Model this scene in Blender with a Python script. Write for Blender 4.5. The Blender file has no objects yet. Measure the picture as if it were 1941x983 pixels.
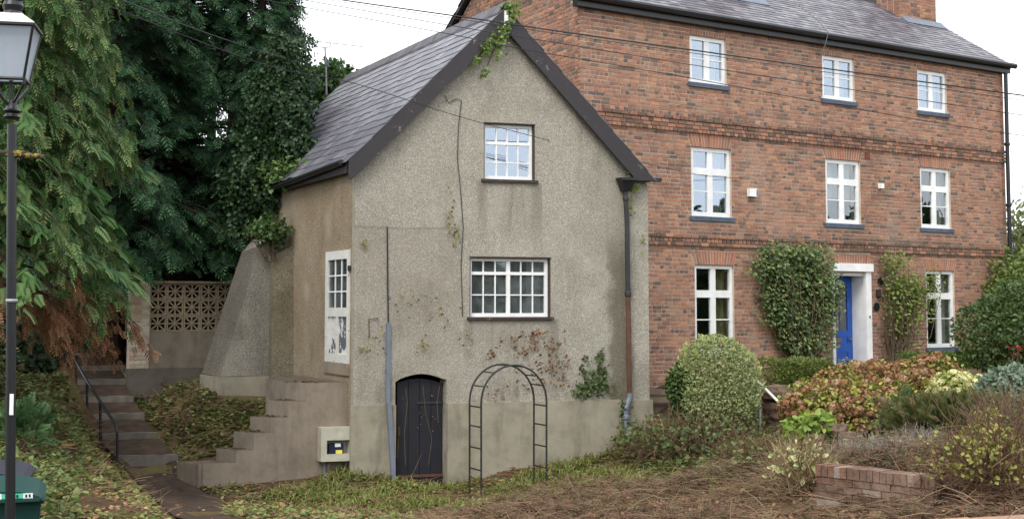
import bpy, math, random
import numpy as np
from mathutils import Vector, Matrix
from mathutils.geometry import tessellate_polygon

random.seed(11); rng = np.random.default_rng(11)
S = bpy.context.scene
COL = S.collection
PI = math.pi

# ------------------------------------------------------------------ camera
F, PX, PY = 2450.0, 970.5, 417.0            # focal length and principal point in photo pixels (1941 x 983)
PITCH = math.atan(171 / F)
EYE = np.array([0.0, 0.0, 3.2])
cam = bpy.data.cameras.new('camera'); cam_o = bpy.data.objects.new('camera', cam); COL.objects.link(cam_o)
cam.sensor_width = 36; cam.lens = 36 * F / 1941; cam.shift_y = -(491.5 - PY) / 1941
cam.clip_start = .1; cam.clip_end = 2000
cam_o.location = EYE; cam_o.rotation_euler = (PI / 2 + PITCH, 0, 0)
S.camera = cam_o

# ------------------------------------------------------------------ sky, sun, exposure (bright overcast)
w = bpy.data.worlds.new('World'); S.world = w; w.use_nodes = True
nt = w.node_tree; nt.nodes.clear()
SUN_EL, SUN_AZ = math.radians(48), math.radians(205)   # azimuth measured from +Y clockwise
sky = nt.nodes.new('ShaderNodeTexSky'); sky.sky_type = 'NISHITA'; sky.sun_disc = False
sky.sun_elevation = SUN_EL; sky.sun_rotation = SUN_AZ; sky.air_density = 1.0; sky.dust_density = 3.0
bg1 = nt.nodes.new('ShaderNodeBackground'); bg1.inputs[1].default_value = .1
bg2 = nt.nodes.new('ShaderNodeBackground'); bg2.inputs[0].default_value = (.93, .965, 1, 1); bg2.inputs[1].default_value = 1.12
tc = nt.nodes.new('ShaderNodeTexCoord'); no = nt.nodes.new('ShaderNodeTexNoise')
no.inputs['Scale'].default_value = 2.2; no.inputs['Detail'].default_value = 5
mr = nt.nodes.new('ShaderNodeMapRange'); mr.inputs[1].default_value = .3; mr.inputs[2].default_value = .55
mr.inputs[3].default_value = .82; mr.inputs[4].default_value = 1.0
mx = nt.nodes.new('ShaderNodeMixShader'); wo = nt.nodes.new('ShaderNodeOutputWorld')
nt.links.new(tc.outputs['Generated'], no.inputs['Vector']); nt.links.new(no.outputs['Fac'], mr.inputs[0])
nt.links.new(sky.outputs[0], bg1.inputs[0]); nt.links.new(mr.outputs[0], mx.inputs[0])
nt.links.new(bg1.outputs[0], mx.inputs[1]); nt.links.new(bg2.outputs[0], mx.inputs[2]); nt.links.new(mx.outputs[0], wo.inputs[0])
sl = bpy.data.lights.new('sun', 'SUN'); sl.energy = 1.3; sl.angle = math.radians(25); sl.color = (1, .96, .9)
so = bpy.data.objects.new('sun', sl); COL.objects.link(so)
sd = Vector((math.sin(SUN_AZ) * math.cos(SUN_EL), math.cos(SUN_AZ) * math.cos(SUN_EL), math.sin(SUN_EL)))
so.rotation_euler = (-sd).to_track_quat('-Z', 'Y').to_euler(); so.location = sd * 60
S.view_settings.view_transform = 'Standard'; S.view_settings.look = 'None'; S.view_settings.exposure = 0.88
S.view_settings.gamma = 1; S.view_settings.use_curve_mapping = False

# ------------------------------------------------------------------ pixel -> place
RT = np.array([1., 0, 0]); FW = np.array([0, math.cos(PITCH), math.sin(PITCH)]); UPV = np.array([0, -math.sin(PITCH), math.cos(PITCH)])
def ray(x, y): return RT * ((x - PX) / F) + UPV * ((PY - y) / F) + FW
def at(x, y, Y):
    d = ray(x, y); return EYE + d * (Y / d[1])
def on_plane(x, y, P, D):
    d = ray(x, y); M = np.array([[d[0], -D[0]], [d[1], -D[1]]])
    t, a = np.linalg.solve(M, np.array(P[:2]) - EYE[:2]); return a, (EYE + t * d)[2]
def proj(P):
    q = np.array(P) - EYE; z = q @ FW
    return PX + F * (q @ RT) / z, PY - F * (q @ UPV) / z

def rgb(r, g, b):
    f = lambda c: (c / 255 / 12.92) if c / 255 <= .04045 else ((c / 255 + .055) / 1.055) ** 2.4
    return (f(r), f(g), f(b))

# ------------------------------------------------------------------ materials
class NT:
    def __init__(s, name):
        s.m = bpy.data.materials.new(name); s.m.use_nodes = True; s.t = s.m.node_tree; s.t.nodes.clear()
        s.out = s.n('ShaderNodeOutputMaterial'); s.b = s.n('ShaderNodeBsdfPrincipled'); s.l(s.b.outputs[0], s.out.inputs[0])
        s.tc = s.n('ShaderNodeTexCoord')
    def n(s, t, **k):
        x = s.t.nodes.new(t)
        for a, b in k.items(): setattr(x, a, b)
        return x
    def l(s, a, b): s.t.links.new(a, b)
    def noise(s, scale, detail=4, rough=.55, vec=None, out='Fac'):
        x = s.n('ShaderNodeTexNoise'); x.inputs['Scale'].default_value = scale; x.inputs['Detail'].default_value = detail
        x.inputs['Roughness'].default_value = rough; s.l(vec or s.tc.outputs['Object'], x.inputs['Vector']); return x.outputs[out]
    def vor(s, scale, vec=None, feature='F1', out='Distance'):
        x = s.n('ShaderNodeTexVoronoi', feature=feature); x.inputs['Scale'].default_value = scale
        s.l(vec or s.tc.outputs['Object'], x.inputs['Vector']); return x.outputs[out]
    def scaled(s, sx, sy, sz):
        x = s.n('ShaderNodeMapping'); x.inputs['Scale'].default_value = (sx, sy, sz); s.l(s.tc.outputs['Object'], x.inputs[0]); return x.outputs[0]
    def ramp(s, fac, stops, interp='LINEAR'):
        x = s.n('ShaderNodeValToRGB'); x.color_ramp.interpolation = interp; e = x.color_ramp.elements
        while len(e) < len(stops): e.new(.5)
        for i, (p, c) in enumerate(stops): e[i].position = p; e[i].color = (*c, 1) if len(c) == 3 else c
        s.l(fac, x.inputs[0]); return x.outputs[0]
    def rng(s, fac, a, b, c=0, d=1):
        x = s.n('ShaderNodeMapRange'); x.interpolation_type = 'SMOOTHSTEP'
        for i, v in zip((1, 2, 3, 4), (a, b, c, d)): x.inputs[i].default_value = v
        s.l(fac, x.inputs[0]); return x.outputs[0]
    def math(s, op, a, b=None, clamp=False):
        x = s.n('ShaderNodeMath', operation=op, use_clamp=clamp)
        for i, v in enumerate((a, b)):
            if v is None: continue
            if isinstance(v, (int, float)): x.inputs[i].default_value = v
            else: s.l(v, x.inputs[i])
        return x.outputs[0]
    def mix(s, fac, a, b, mode='MIX'):
        x = s.n('ShaderNodeMix', data_type='RGBA', blend_type=mode)
        for i, v in ((0, fac), (6, a), (7, b)):
            if isinstance(v, (int, float)): x.inputs[i].default_value = v
            elif isinstance(v, tuple): x.inputs[i].default_value = (*v, 1)
            else: s.l(v, x.inputs[i])
        return x.outputs[2]
    def bump(s, h, strength=.5, dist=.01):
        x = s.n('ShaderNodeBump'); x.inputs['Strength'].default_value = strength; x.inputs['Distance'].default_value = dist
        s.l(h, x.inputs['Height']); s.l(x.outputs[0], s.b.inputs['Normal'])
    def base(s, c, rough=.8, spec=.3):
        if isinstance(c, tuple): s.b.inputs['Base Color'].default_value = (*c, 1)
        else: s.l(c, s.b.inputs['Base Color'])
        s.b.inputs['Roughness'].default_value = rough; s.b.inputs['Specular IOR Level'].default_value = spec
        return s.m
    def piece_random(s):            # differs per separate piece and per island of a joined mesh
        oi = s.n('ShaderNodeObjectInfo'); g = s.n('ShaderNodeNewGeometry')
        return s.math('FRACT', s.math('ADD', oi.outputs['Random'], g.outputs['Random Per Island']))

def m_plain(name, c, rough=.6, var=.25, scale=6, bump=.15, spec=.3):
    k = NT(name); f = k.noise(scale, 6, .65)
    d = tuple(x * (1 - var) for x in c); l = tuple(min(1, x * (1 + var * .6)) for x in c)
    k.bump(k.noise(scale * 8, 3), bump, .004)
    return k.base(k.ramp(f, [(.3, d), (.7, l)]), rough, spec)

def m_roughcast(name, dark, mid, light, stain, ux=(1, 0, 0), damp=False, brown=0.0):
    k = NT(name)
    v = k.vor(105, out='Color'); sep = k.n('ShaderNodeSeparateColor'); k.l(v, sep.inputs[0])
    peb = k.ramp(sep.outputs[0], [(0, dark), (.35, mid), (.75, light), (1, tuple(min(1, x * 1.35) for x in light))])
    grit = k.noise(38, 3, .7)
    c = k.mix(k.rng(grit, .36, .64), k.mix(.55, peb, tuple(x * .62 for x in mid)), peb)
    big = k.noise(.75, 6, .6); c = k.mix(k.math('MULTIPLY', k.rng(big, .42, .72), .42), c, tuple(x * .58 for x in stain))
    streak = k.noise(1.0, 5, .6, vec=k.scaled(2.6, 2.6, .35)); c = k.mix(k.math('MULTIPLY', k.rng(streak, .5, .75), .34), c, tuple(x * .5 for x in stain))
    pale = k.noise(1.3, 4, .5, vec=k.scaled(1, 1, .8)); c = k.mix(k.math('MULTIPLY', k.rng(pale, .5, .72), .35), c, tuple(min(1, x * 1.12) for x in light))
    if brown: c = k.mix(k.math('MULTIPLY', k.rng(k.noise(1.6, 5), .3, .6), brown), c, rgb(122, 94, 62))
    if damp:
        dot = k.n('ShaderNodeVectorMath', operation='DOT_PRODUCT'); k.l(k.tc.outputs['Object'], dot.inputs[0]); dot.inputs[1].default_value = ux
        u = dot.outputs['Value']; sx = k.n('ShaderNodeSeparateXYZ'); k.l(k.tc.outputs['Object'], sx.inputs[0]); z = sx.outputs[2]
        wob = k.math('MULTIPLY', k.math('SUBTRACT', k.noise(2.2, 4), .5), .45)
        du = k.math('ABSOLUTE', k.math('ADD', k.math('SUBTRACT', u, 5.02), wob))
        mk = k.math('MULTIPLY', k.rng(du, .1, .3, 1, 0), k.rng(z, 3.9, 4.9, 1, 0))
        c = k.mix(k.math('MULTIPLY', mk, .62), c, rgb(78, 72, 50))
        # an old patch repair over the lower left of the gable
        wb = k.math('MULTIPLY', k.math('SUBTRACT', k.noise(5, 4), .5), .12); uu = k.math('ADD', u, wb); zz = k.math('ADD', z, wb)
        pt = k.math('MULTIPLY', k.math('MULTIPLY', k.math('LESS_THAN', uu, 1.95), k.math('LESS_THAN', zz, 4.66)), k.math('GREATER_THAN', uu, .06))
        c = k.mix(k.math('MULTIPLY', pt, .2), c, rgb(138, 128, 116))
        edge = k.math('MULTIPLY', k.rng(k.math('ABSOLUTE', k.math('SUBTRACT', zz, 4.66)), .0, .035, 1, 0), k.math('LESS_THAN', uu, 1.95)); c = k.mix(k.math('MULTIPLY', edge, .35), c, rgb(96, 90, 80))
        run = k.noise(1.0, 4, .6, vec=k.scaled(9, 9, .5))
        for a0_, a1_, zs__ in ((2.35, 3.4, 5.53), (2.1, 3.72, 3.04)):
            ends = k.math('ADD', k.rng(k.math('ABSOLUTE', k.math('SUBTRACT', u, a0_)), .02, .16, 1, 0), k.rng(k.math('ABSOLUTE', k.math('SUBTRACT', u, a1_)), .02, .2, 1, 0))
            inz = k.math('MULTIPLY', k.rng(z, zs__ - 1.3, zs__ - .2), k.math('LESS_THAN', z, zs__))
            inu = k.math('MULTIPLY', k.math('GREATER_THAN', u, a0_ - .1), k.math('LESS_THAN', u, a1_ + .1))
            mk2 = k.math('MULTIPLY', k.math('MULTIPLY', inz, inu), k.math('MAXIMUM', k.math('MULTIPLY', ends, .8), k.rng(run, .5, .75)))
            c = k.mix(k.math('MULTIPLY', mk2, .5), c, rgb(104, 98, 84))
        # dark weathering below the eaves and along the foot of the render
        gb = k.math('MULTIPLY', k.rng(z, 1.55, 2.3, 1, 0), k.rng(k.noise(2.0, 4, vec=k.scaled(2, 2, .6)), .45, .7))
        c = k.mix(k.math('MULTIPLY', gb, .55), c, rgb(95, 92, 62))
    k.bump(k.math('ADD', k.vor(105), k.math('MULTIPLY', grit, .6)), .9, .012)
    return k.base(c, .95, .1)

def m_concrete(name, c, green=.3, rough=.9, dirt=.5, top=0):
    k = NT(name); x = k.ramp(k.noise(2.4, 8, .65), [(.25, tuple(v * .62 for v in c)), (.5, c), (.78, tuple(min(1, v * 1.22) for v in c))])
    x = k.mix(k.math('MULTIPLY', k.rng(k.noise(1.2, 5, vec=k.scaled(3, 3, .5)), .48, .72), dirt), x, tuple(v * .42 for v in c))
    if green: x = k.mix(k.math('MULTIPLY', k.rng(k.noise(1.7, 5), .5, .72), green), x, rgb(88, 92, 48))
    x = k.mix(k.math('MULTIPLY', k.rng(k.noise(60, 3), .5, .7), .25), x, tuple(v * .5 for v in c))
    if top:      # soil and leaf mould lying on the upward faces
        gn = k.n('ShaderNodeNewGeometry'); sx = k.n('ShaderNodeSeparateXYZ'); k.l(gn.outputs['True Normal'], sx.inputs[0])
        x = k.mix(k.math('MULTIPLY', k.math('MULTIPLY', k.rng(sx.outputs[2], .6, .9), k.rng(k.noise(5, 5), .25, .6, .35, 1)), top), x, rgb(74, 60, 50))
    k.bump(k.noise(30, 6, .7), .4, .01); return k.base(x, rough, .2)

def m_brick(name, stops, wear=.35):
    k = NT(name); r = k.piece_random(); c = k.ramp(r, stops, 'CONSTANT')
    c = k.mix(k.rng(k.noise(14, 5, .7), .25, .7, .1, .6), c, k.mix(.5, c, rgb(186, 158, 136)))
    c = k.mix(k.math('MULTIPLY', k.rng(k.noise(.5, 5, .6), .48, .7), wear), c, rgb(88, 70, 62))
    c = k.mix(k.math('MULTIPLY', k.rng(k.noise(.8, 5, .65, vec=k.scaled(1, 1, .7)), .5, .72), .32), c, rgb(190, 168, 150))
    c = k.mix(k.math('MULTIPLY', k.rng(k.noise(45, 3), .55, .7), .5), c, rgb(70, 52, 46))
    hsv = k.n('ShaderNodeHueSaturation'); hsv.inputs['Saturation'].default_value = 1.02; hsv.inputs['Value'].default_value = .95; k.l(c, hsv.inputs['Color']); c = hsv.outputs[0]
    k.bump(k.noise(60, 5, .7), .6, .006); return k.base(c, .9, .15)

def m_slate(name, stops, lichen=.3):
    k = NT(name); c = k.ramp(k.piece_random(), stops)
    c = k.mix(k.rng(k.noise(3, 6, .7), .35, .7, 0, .45), c, rgb(78, 72, 78))
    c = k.mix(k.math('MULTIPLY', k.rng(k.noise(2.1, 7, .75), .52, .72), lichen), c, rgb(112, 98, 88))
    k.bump(k.noise(24, 5, .7), .35, .006); m = k.base(c, .48, .5); return m

def m_leaf(name, rough=.5, trans=.3, spec=.35):
    k = NT(name); a = k.n('ShaderNodeAttribute', attribute_name='Col')
    k.base(a.outputs['Color'], rough, spec)
    tr = k.n('ShaderNodeBsdfTranslucent'); k.l(a.outputs['Color'], tr.inputs[0]); mxs = k.n('ShaderNodeMixShader'); mxs.inputs[0].default_value = trans
    k.l(k.b.outputs[0], mxs.inputs[1]); k.l(tr.outputs[0], mxs.inputs[2]); k.l(mxs.outputs[0], k.out.inputs[0]); return k.m

def m_glass(name, fac, tint=(.92, .95, 1)):
    k = NT(name); g = k.n('ShaderNodeBsdfGlossy'); g.inputs['Roughness'].default_value = .015; g.inputs[0].default_value = (*tint, 1)
    t = k.n('ShaderNodeBsdfTransparent'); t.inputs[0].default_value = (.8, .84, .84, 1); x = k.n('ShaderNodeMixShader'); x.inputs[0].default_value = fac
    bp = k.n('ShaderNodeBump'); bp.inputs['Strength'].default_value = .008; bp.inputs['Distance'].default_value = .02; k.l(k.noise(1.5, 2), bp.inputs['Height']); k.l(bp.outputs[0], g.inputs['Normal'])
    k.l(t.outputs[0], x.inputs[1]); k.l(g.outputs[0], x.inputs[2]); k.l(x.outputs[0], k.out.inputs[0]); return k.m

def m_peel(name, paint, under, lo, hi, scale=7, rough=.55):
    k = NT(name); f = k.rng(k.noise(scale, 7, .7), lo, hi)
    c = k.mix(f, k.ramp(k.noise(9, 5), [(.3, tuple(v * .8 for v in paint)), (.7, paint)]), k.ramp(k.noise(30, 3), [(.3, tuple(v * .7 for v in under)), (.7, under)]))
    k.bump(k.math('SUBTRACT', 1.0, f), .5, .004); return k.base(c, rough, .35)

# ------------------------------------------------------------------ mesh builder and object helpers
ORG = {}
def link(o, parent=None):
    COL.objects.link(o)
    if parent is not None: o.parent = parent
    return o
def tag(o, label=None, cat=None, group=None, kind=None):
    for k, v in (('label', label), ('category', cat), ('group', group), ('kind', kind)):
        if v: o[k] = v
    return o
def thing(name, label, cat, loc, group=None):
    o = bpy.data.objects.new(name, None); o.empty_display_size = .2; link(o); o.location = loc
    ORG[o.name] = np.array(loc, float); return tag(o, label, cat, group)

class MB:
    def __init__(s): s.v = []; s.f = []
    def add(s, vs, fs):
        o = len(s.v); s.v += [tuple(map(float, p)) for p in vs]; s.f += [tuple(i + o for i in f) for f in fs]; return s
    def hexa(s, p):  # bottom 4 (ccw), top 4
        return s.add(p, [(3, 2, 1, 0), (4, 5, 6, 7), (0, 1, 5, 4), (1, 2, 6, 5), (2, 3, 7, 6), (3, 0, 4, 7)])
    def box(s, P, a, z, d):  # P(a, z, d) -> world
        return s.hexa([P(a[0], z[0], d[0]), P(a[1], z[0], d[0]), P(a[1], z[0], d[1]), P(a[0], z[0], d[1]),
                       P(a[0], z[1], d[0]), P(a[1], z[1], d[0]), P(a[1], z[1], d[1]), P(a[0], z[1], d[1])])
    def cbox(s, c, sz, rz=0, M=None):
        M = M or Matrix.Rotation(rz, 3, 'Z'); c = Vector(c); q = []
        for z in (-.5, .5):
            for x, y in ((-.5, -.5), (.5, -.5), (.5, .5), (-.5, .5)): q.append(c + M @ Vector((x * sz[0], y * sz[1], z * sz[2])))
        return s.hexa(q)
    def prism(s, poly, vec):  # poly: list of 3d points, extruded by vec, closed
        n = len(poly); vec = np.array(vec, float); a = [np.array(p, float) for p in poly]; b = [p + vec for p in a]
        o = len(s.v); s.v += [tuple(p) for p in a + b]
        s.f += [tuple(o + i for i in range(n)), tuple(o + n + i for i in reversed(range(n)))]
        s.f += [(o + i, o + (i + 1) % n, o + n + (i + 1) % n, o + n + i) for i in range(n)]; return s
    def tube(s, pts, r, n=6, cap=True):
        pts = [Vector(p) for p in pts]; rs = r if hasattr(r, '__len__') else [r] * len(pts); o = len(s.v); up = None
        for i, p in enumerate(pts):
            t = (pts[min(i + 1, len(pts) - 1)] - pts[max(i - 1, 0)]).normalized()
            if up is None: up = t.orthogonal().normalized()
            x = (up - t * up.dot(t)).normalized(); y = t.cross(x); up = x
            for k in range(n):
                a = 2 * PI * k / n; s.v.append(tuple(p + (x * math.cos(a) + y * math.sin(a)) * rs[i]))
        for i in range(len(pts) - 1):
            for k in range(n): s.f.append((o + i * n + k, o + i * n + (k + 1) % n, o + (i + 1) * n + (k + 1) % n, o + (i + 1) * n + k))
        if cap: s.f.append(tuple(o + k for k in reversed(range(n)))); s.f.append(tuple(o + (len(pts) - 1) * n + k for k in range(n)))
        return s
    def lathe(s, c, prof, n=12, axis=None):  # prof: (r, h) list
        axis = Vector(axis or (0, 0, 1)).normalized(); x = axis.orthogonal().normalized(); y = axis.cross(x); c = Vector(c); o = len(s.v)
        for r, h in prof:
            for k in range(n):
                a = 2 * PI * k / n + PI / n; s.v.append(tuple(c + axis * h + (x * math.cos(a) + y * math.sin(a)) * r))
        for i in range(len(prof) - 1):
            for k in range(n): s.f.append((o + i * n + k, o + i * n + (k + 1) % n, o + (i + 1) * n + (k + 1) % n, o + (i + 1) * n + k))
        s.f.append(tuple(o + k for k in reversed(range(n)))); s.f.append(tuple(o + (len(prof) - 1) * n + k for k in range(n))); return s
    def holes(s, outer, holes, P, depth, rim=True):  # a wall sheet with openings: P(a, z, d); reveals run from d=0 to d=depth
        polys = [[Vector((a, z, 0)) for a, z in outer]] + [[Vector((a, z, 0)) for a, z in h] for h in holes]
        flat = [q for h in polys for q in h]; o = len(s.v)
        s.v += [tuple(P(q.x, q.y, 0)) for q in flat]
        s.f += [tuple(o + i for i in t) for t in tessellate_polygon(polys)]
        for h in ([outer] if rim else []) + holes:
            o = len(s.v); n = len(h); s.v += [tuple(P(a, z, 0)) for a, z in h] + [tuple(P(a, z, depth)) for a, z in h]
            s.f += [(o + i, o + (i + 1) % n, o + n + (i + 1) % n, o + n + i) for i in range(n)]
        return s
    def mesh(s, name, mat, org=(0, 0, 0), smooth=False):
        me = bpy.data.meshes.new(name); org = np.array(org); me.from_pydata([tuple(np.array(v) - org) for v in s.v], [], s.f)
        me.materials.append(mat)
        if smooth: me.polygons.foreach_set('use_smooth', [True] * len(me.polygons))
        me.update(); return me
    def build(s, name, mat, parent=None, org=None, smooth=False):
        if parent is not None: org = ORG[parent.name]
        elif org is None: a = np.array(s.v); org = np.array([a[:, 0].mean(), a[:, 1].mean(), a[:, 2].min()])
        o = bpy.data.objects.new(name, s.mesh(name, mat, org, smooth)); link(o, parent)
        if parent is None: o.location = org
        ORG[o.name] = np.array(org, float); return o
def piece(name, me, parent, W):
    o = bpy.data.objects.new(name, me); link(o, parent)
    o.matrix_local = Matrix.Translation(-Vector(ORG[parent.name])) @ W; return o

# ---- many small copies of one template joined into one mesh (leaves, fronds, twigs)
def norm(a): return a / np.maximum(np.linalg.norm(a, axis=-1, keepdims=True), 1e-9)
def scatter(name, tmpl, pos, ydir, scale, cA, cB, mat, parent=None, org=None, zhint=None, kind=None):
    tv, tf, tt = tmpl; pos = np.asarray(pos, float); N, K = len(pos), len(tv); y = norm(np.asarray(ydir, float))
    h = rng.normal(size=(N, 3)) if zhint is None else np.asarray(zhint, float) + rng.normal(size=(N, 3)) * .35
    x = norm(np.cross(y, h)); z = np.cross(x, y); R = np.stack([x, y, z], -1)
    sc = np.asarray(scale, float); sc = sc[:, None, None] if sc.ndim == 1 else sc[:, None, :]
    v = np.einsum('nij,nkj->nki', R, tv[None] * sc) + pos[:, None]
    if parent is not None: org = ORG[parent.name]
    elif org is None: q = v.reshape(-1, 3); org = np.array([q[:, 0].mean(), q[:, 1].mean(), q[:, 2].min()])
    v = v - np.array(org); me = bpy.data.meshes.new(name); M, n = tf.shape
    me.vertices.add(N * K); me.vertices.foreach_set('co', v.astype(np.float32).ravel())
    idx = (tf[None] + (np.arange(N) * K)[:, None, None]).astype(np.int32)
    me.loops.add(N * M * n); me.loops.foreach_set('vertex_index', idx.ravel())
    me.polygons.add(N * M); me.polygons.foreach_set('loop_start', np.arange(0, N * M * n, n, dtype=np.int32)); me.polygons.foreach_set('loop_total', np.full(N * M, n, np.int32))
    me.update(calc_edges=True)
    c = np.asarray(cA)[:, None] * (1 - tt[None, :, None]) + np.asarray(cB)[:, None] * tt[None, :, None]
    ca = me.color_attributes.new('Col', 'FLOAT_COLOR', 'POINT'); rgba = np.ones((N * K, 4), np.float32); rgba[:, :3] = np.clip(c, 0, 1).reshape(-1, 3); ca.data.foreach_set('color', rgba.ravel())
    me.materials.append(mat); o = bpy.data.objects.new(name, me); link(o, parent)
    if parent is None: o.location = org
    ORG[o.name] = np.array(org, float)
    if kind: o['kind'] = kind
    return o
LEAF = (np.array([(0, 0, 0), (-.32, .28, .07), (-.27, .66, .05), (0, 1, -.07), (.27, .66, .05), (.32, .28, .07)]), np.array([(0, 1, 2, 3), (0, 3, 4, 5)]), np.array([0, .3, .7, 1, .7, .3]))
IVY = (np.array([(0, 0, 0), (-.5, .2, .08), (-.34, .62, .03), (0, 1, -.08), (.34, .62, .03), (.5, .2, .08)]), np.array([(0, 1, 2, 3), (0, 3, 4, 5)]), np.array([0, .5, .6, 1, .6, .5]))
def make_frond(n=8, droop=.3, wd=.05):
    v = []; f = []; t = []
    def q(a, b, c, d, ts):
        o = len(v); v.extend([a, b, c, d]); f.append((o, o + 1, o + 2, o + 3)); t.extend(ts)
    z = lambda s: -droop * s * s
    q((-.012, 0, 0), (.012, 0, 0), (.008, 1, z(1)), (-.008, 1, z(1)), (0, 0, 1, 1))
    for i in range(n):
        s = .08 + .9 * i / n; l = .4 * (1 - .72 * s) + .05
        for sg in (-1, 1):
            p0 = np.array((0, s, z(s))); d = np.array((sg * l * .8, l * .75, -l * .32)); nn = np.array((.75 * wd, -sg * wd * .8, 0))
            m = p0 + d * .5; q(tuple(p0), tuple(m + nn), tuple(p0 + d), tuple(m - nn), (s * .5, s * .6 + .2, s * .5 + .5, s * .6 + .2))
    return np.array(v), np.array(f), np.array(t)
FROND = make_frond(); FROND_S = make_frond(5, .35, .075); FROND_X = make_frond(3, .3, .06); FROND_D = make_frond(4, .3, .05); FROND_T = make_frond(4, .35, .06)
TWIG = (np.array([(0, 0, .01), (-.009, 0, -.006), (.009, 0, -.006), (0, .5, .07), (-.007, .5, .055), (.007, .5, .055), (0, 1, .012), (-.004, 1, .004), (.004, 1, .004)]),
        np.array([(0, 1, 4, 3), (1, 2, 5, 4), (2, 0, 3, 5), (3, 4, 7, 6), (4, 5, 8, 7), (5, 3, 6, 8)]), np.array([0, 0, 0, .5, .5, .5, 1, 1, 1]))
def pick(cols, N, jit=.18, p=None):
    c = np.array(cols)[rng.choice(len(cols), N, p=p)]; return c * (1 + rng.uniform(-jit, jit, (N, 1))) * (1 + rng.uniform(-.06, .06, (N, 3)))
def rdir(N): return norm(rng.normal(size=(N, 3)))

# ------------------------------------------------------------------ material table
M_render = m_roughcast('roughcast_gable', rgb(132, 126, 115), rgb(170, 163, 150), rgb(194, 188, 175), rgb(158, 150, 134), ux=(.953, .303, 0), damp=True)
M_side = m_roughcast('roughcast_side', rgb(104, 92, 77), rgb(158, 143, 122), rgb(188, 174, 152), rgb(130, 116, 95), brown=.25)
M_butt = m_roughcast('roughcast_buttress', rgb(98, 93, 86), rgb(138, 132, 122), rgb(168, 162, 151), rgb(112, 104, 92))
M_plinth = m_concrete('plinth_concrete', rgb(148, 141, 125), .3)
M_pier = m_roughcast('mossy_roughcast', rgb(80, 74, 60), rgb(122, 113, 95), rgb(152, 143, 122), rgb(88, 84, 60))
M_bside = m_roughcast('shaded_roughcast', rgb(64, 60, 54), rgb(104, 98, 90), rgb(136, 130, 120), rgb(84, 76, 66))  # darker buttress roughcast: shade of the turned-away face put into the colour
M_step = m_concrete('step_concrete', rgb(140, 128, 114), .15, dirt=.45, top=.85)
M_pathc = m_concrete('path_step_concrete', rgb(108, 102, 95), .3)
M_earth = m_plain('earth', rgb(68, 57, 49), .95, .45, 4, .8, .1)
M_brick = m_brick('old_brick', [(0, rgb(158, 108, 89)), (.18, rgb(144, 99, 83)), (.34, rgb(168, 117, 94)), (.46, rgb(130, 92, 80)), (.58, rgb(154, 113, 96)), (.68, rgb(180, 130, 101)), (.77, rgb(106, 84, 77)), (.85, rgb(148, 117, 101)), (.92, rgb(78, 68, 67))])
M_mortar = m_concrete('mortar', rgb(196, 180, 164), 0, dirt=.3)
M_arch = m_brick('rubbed_brick', [(0, rgb(172, 108, 82)), (.3, rgb(158, 100, 80)), (.6, rgb(142, 96, 80)), (.85, rgb(118, 86, 76))], .25)
M_strdark = m_brick('sooty_brick', [(0, rgb(112, 82, 70)), (.3, rgb(88, 68, 62)), (.55, rgb(138, 92, 76)), (.8, rgb(70, 60, 58))], .5)
M_gbrick = m_brick('garden_brick', [(0, rgb(84, 56, 48)), (.35, rgb(68, 48, 43)), (.65, rgb(98, 64, 53)), (.85, rgb(128, 118, 114)), (.92, rgb(84, 60, 54))], .4)
M_wbrick = m_brick('limewashed_brick', [(0, rgb(186, 178, 162)), (.4, rgb(170, 160, 144)), (.75, rgb(190, 184, 172)), (.92, rgb(172, 140, 112))], .2)
M_slate = m_slate('cottage_slate', [(0, rgb(82, 82, 92)), (.5, rgb(100, 99, 108)), (1, rgb(120, 119, 128))], .3)
M_hslate = m_slate('house_slate', [(0, rgb(72, 72, 82)), (.5, rgb(98, 96, 104)), (1, rgb(128, 124, 130))], .5)
M_ridge = m_concrete('ridge_tile_clay', rgb(108, 106, 112), .1)
M_barge = m_peel('barge_paint', rgb(54, 50, 53), rgb(140, 132, 124), .61, .68, 4)
M_black = m_plain('black_paint', rgb(21, 22, 27), .42, .3, 8, .1, .5)
M_iron = m_peel('iron_paint', rgb(50, 52, 54), rgb(92, 66, 48), .58, .7, 9)
M_archiron = m_peel('arch_iron', rgb(40, 44, 42), rgb(74, 62, 50), .55, .7, 12)
M_rust = m_plain('rusty_iron', rgb(96, 66, 52), .8, .35, 9, .4)
M_pipegrey = m_plain('grey_plastic', rgb(112, 118, 132), .5, .15, 5, .1)
M_white = m_plain('white_paint', (.8, .8, .79), .45, .14, 3, .12, .35)
M_whitepeel = m_peel('peeling_white_paint', rgb(214, 212, 206), rgb(96, 98, 102), .6, .64, 6)
M_sill = m_concrete('slate_sill', rgb(88, 96, 112), 0)
M_darkwood = m_peel('dark_frame_wood', rgb(62, 52, 46), rgb(118, 100, 82), .55, .7, 8)
M_tar = m_peel('tarred_planks', rgb(34, 34, 42), rgb(92, 84, 74), .68, .76, 9)
M_blue = m_plain('blue_gloss', rgb(38, 88, 178), .3, .08, 5, .03, .5)
M_brass = m_plain('brass', rgb(120, 104, 70), .4, .2, 9, .1, .6)
M_glass_up = m_glass('window_glass_sky', .3, (.74, .82, .96))
M_glass_lo = m_glass('window_glass', .14)
k = NT('dusty_glass'); _g = k.n('ShaderNodeBsdfGlossy'); _g.inputs['Roughness'].default_value = .03; _g.inputs[0].default_value = (.9, .93, 1, 1); _t = k.n('ShaderNodeBsdfTransparent'); _t.inputs[0].default_value = (.8, .84, .84, 1)
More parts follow.
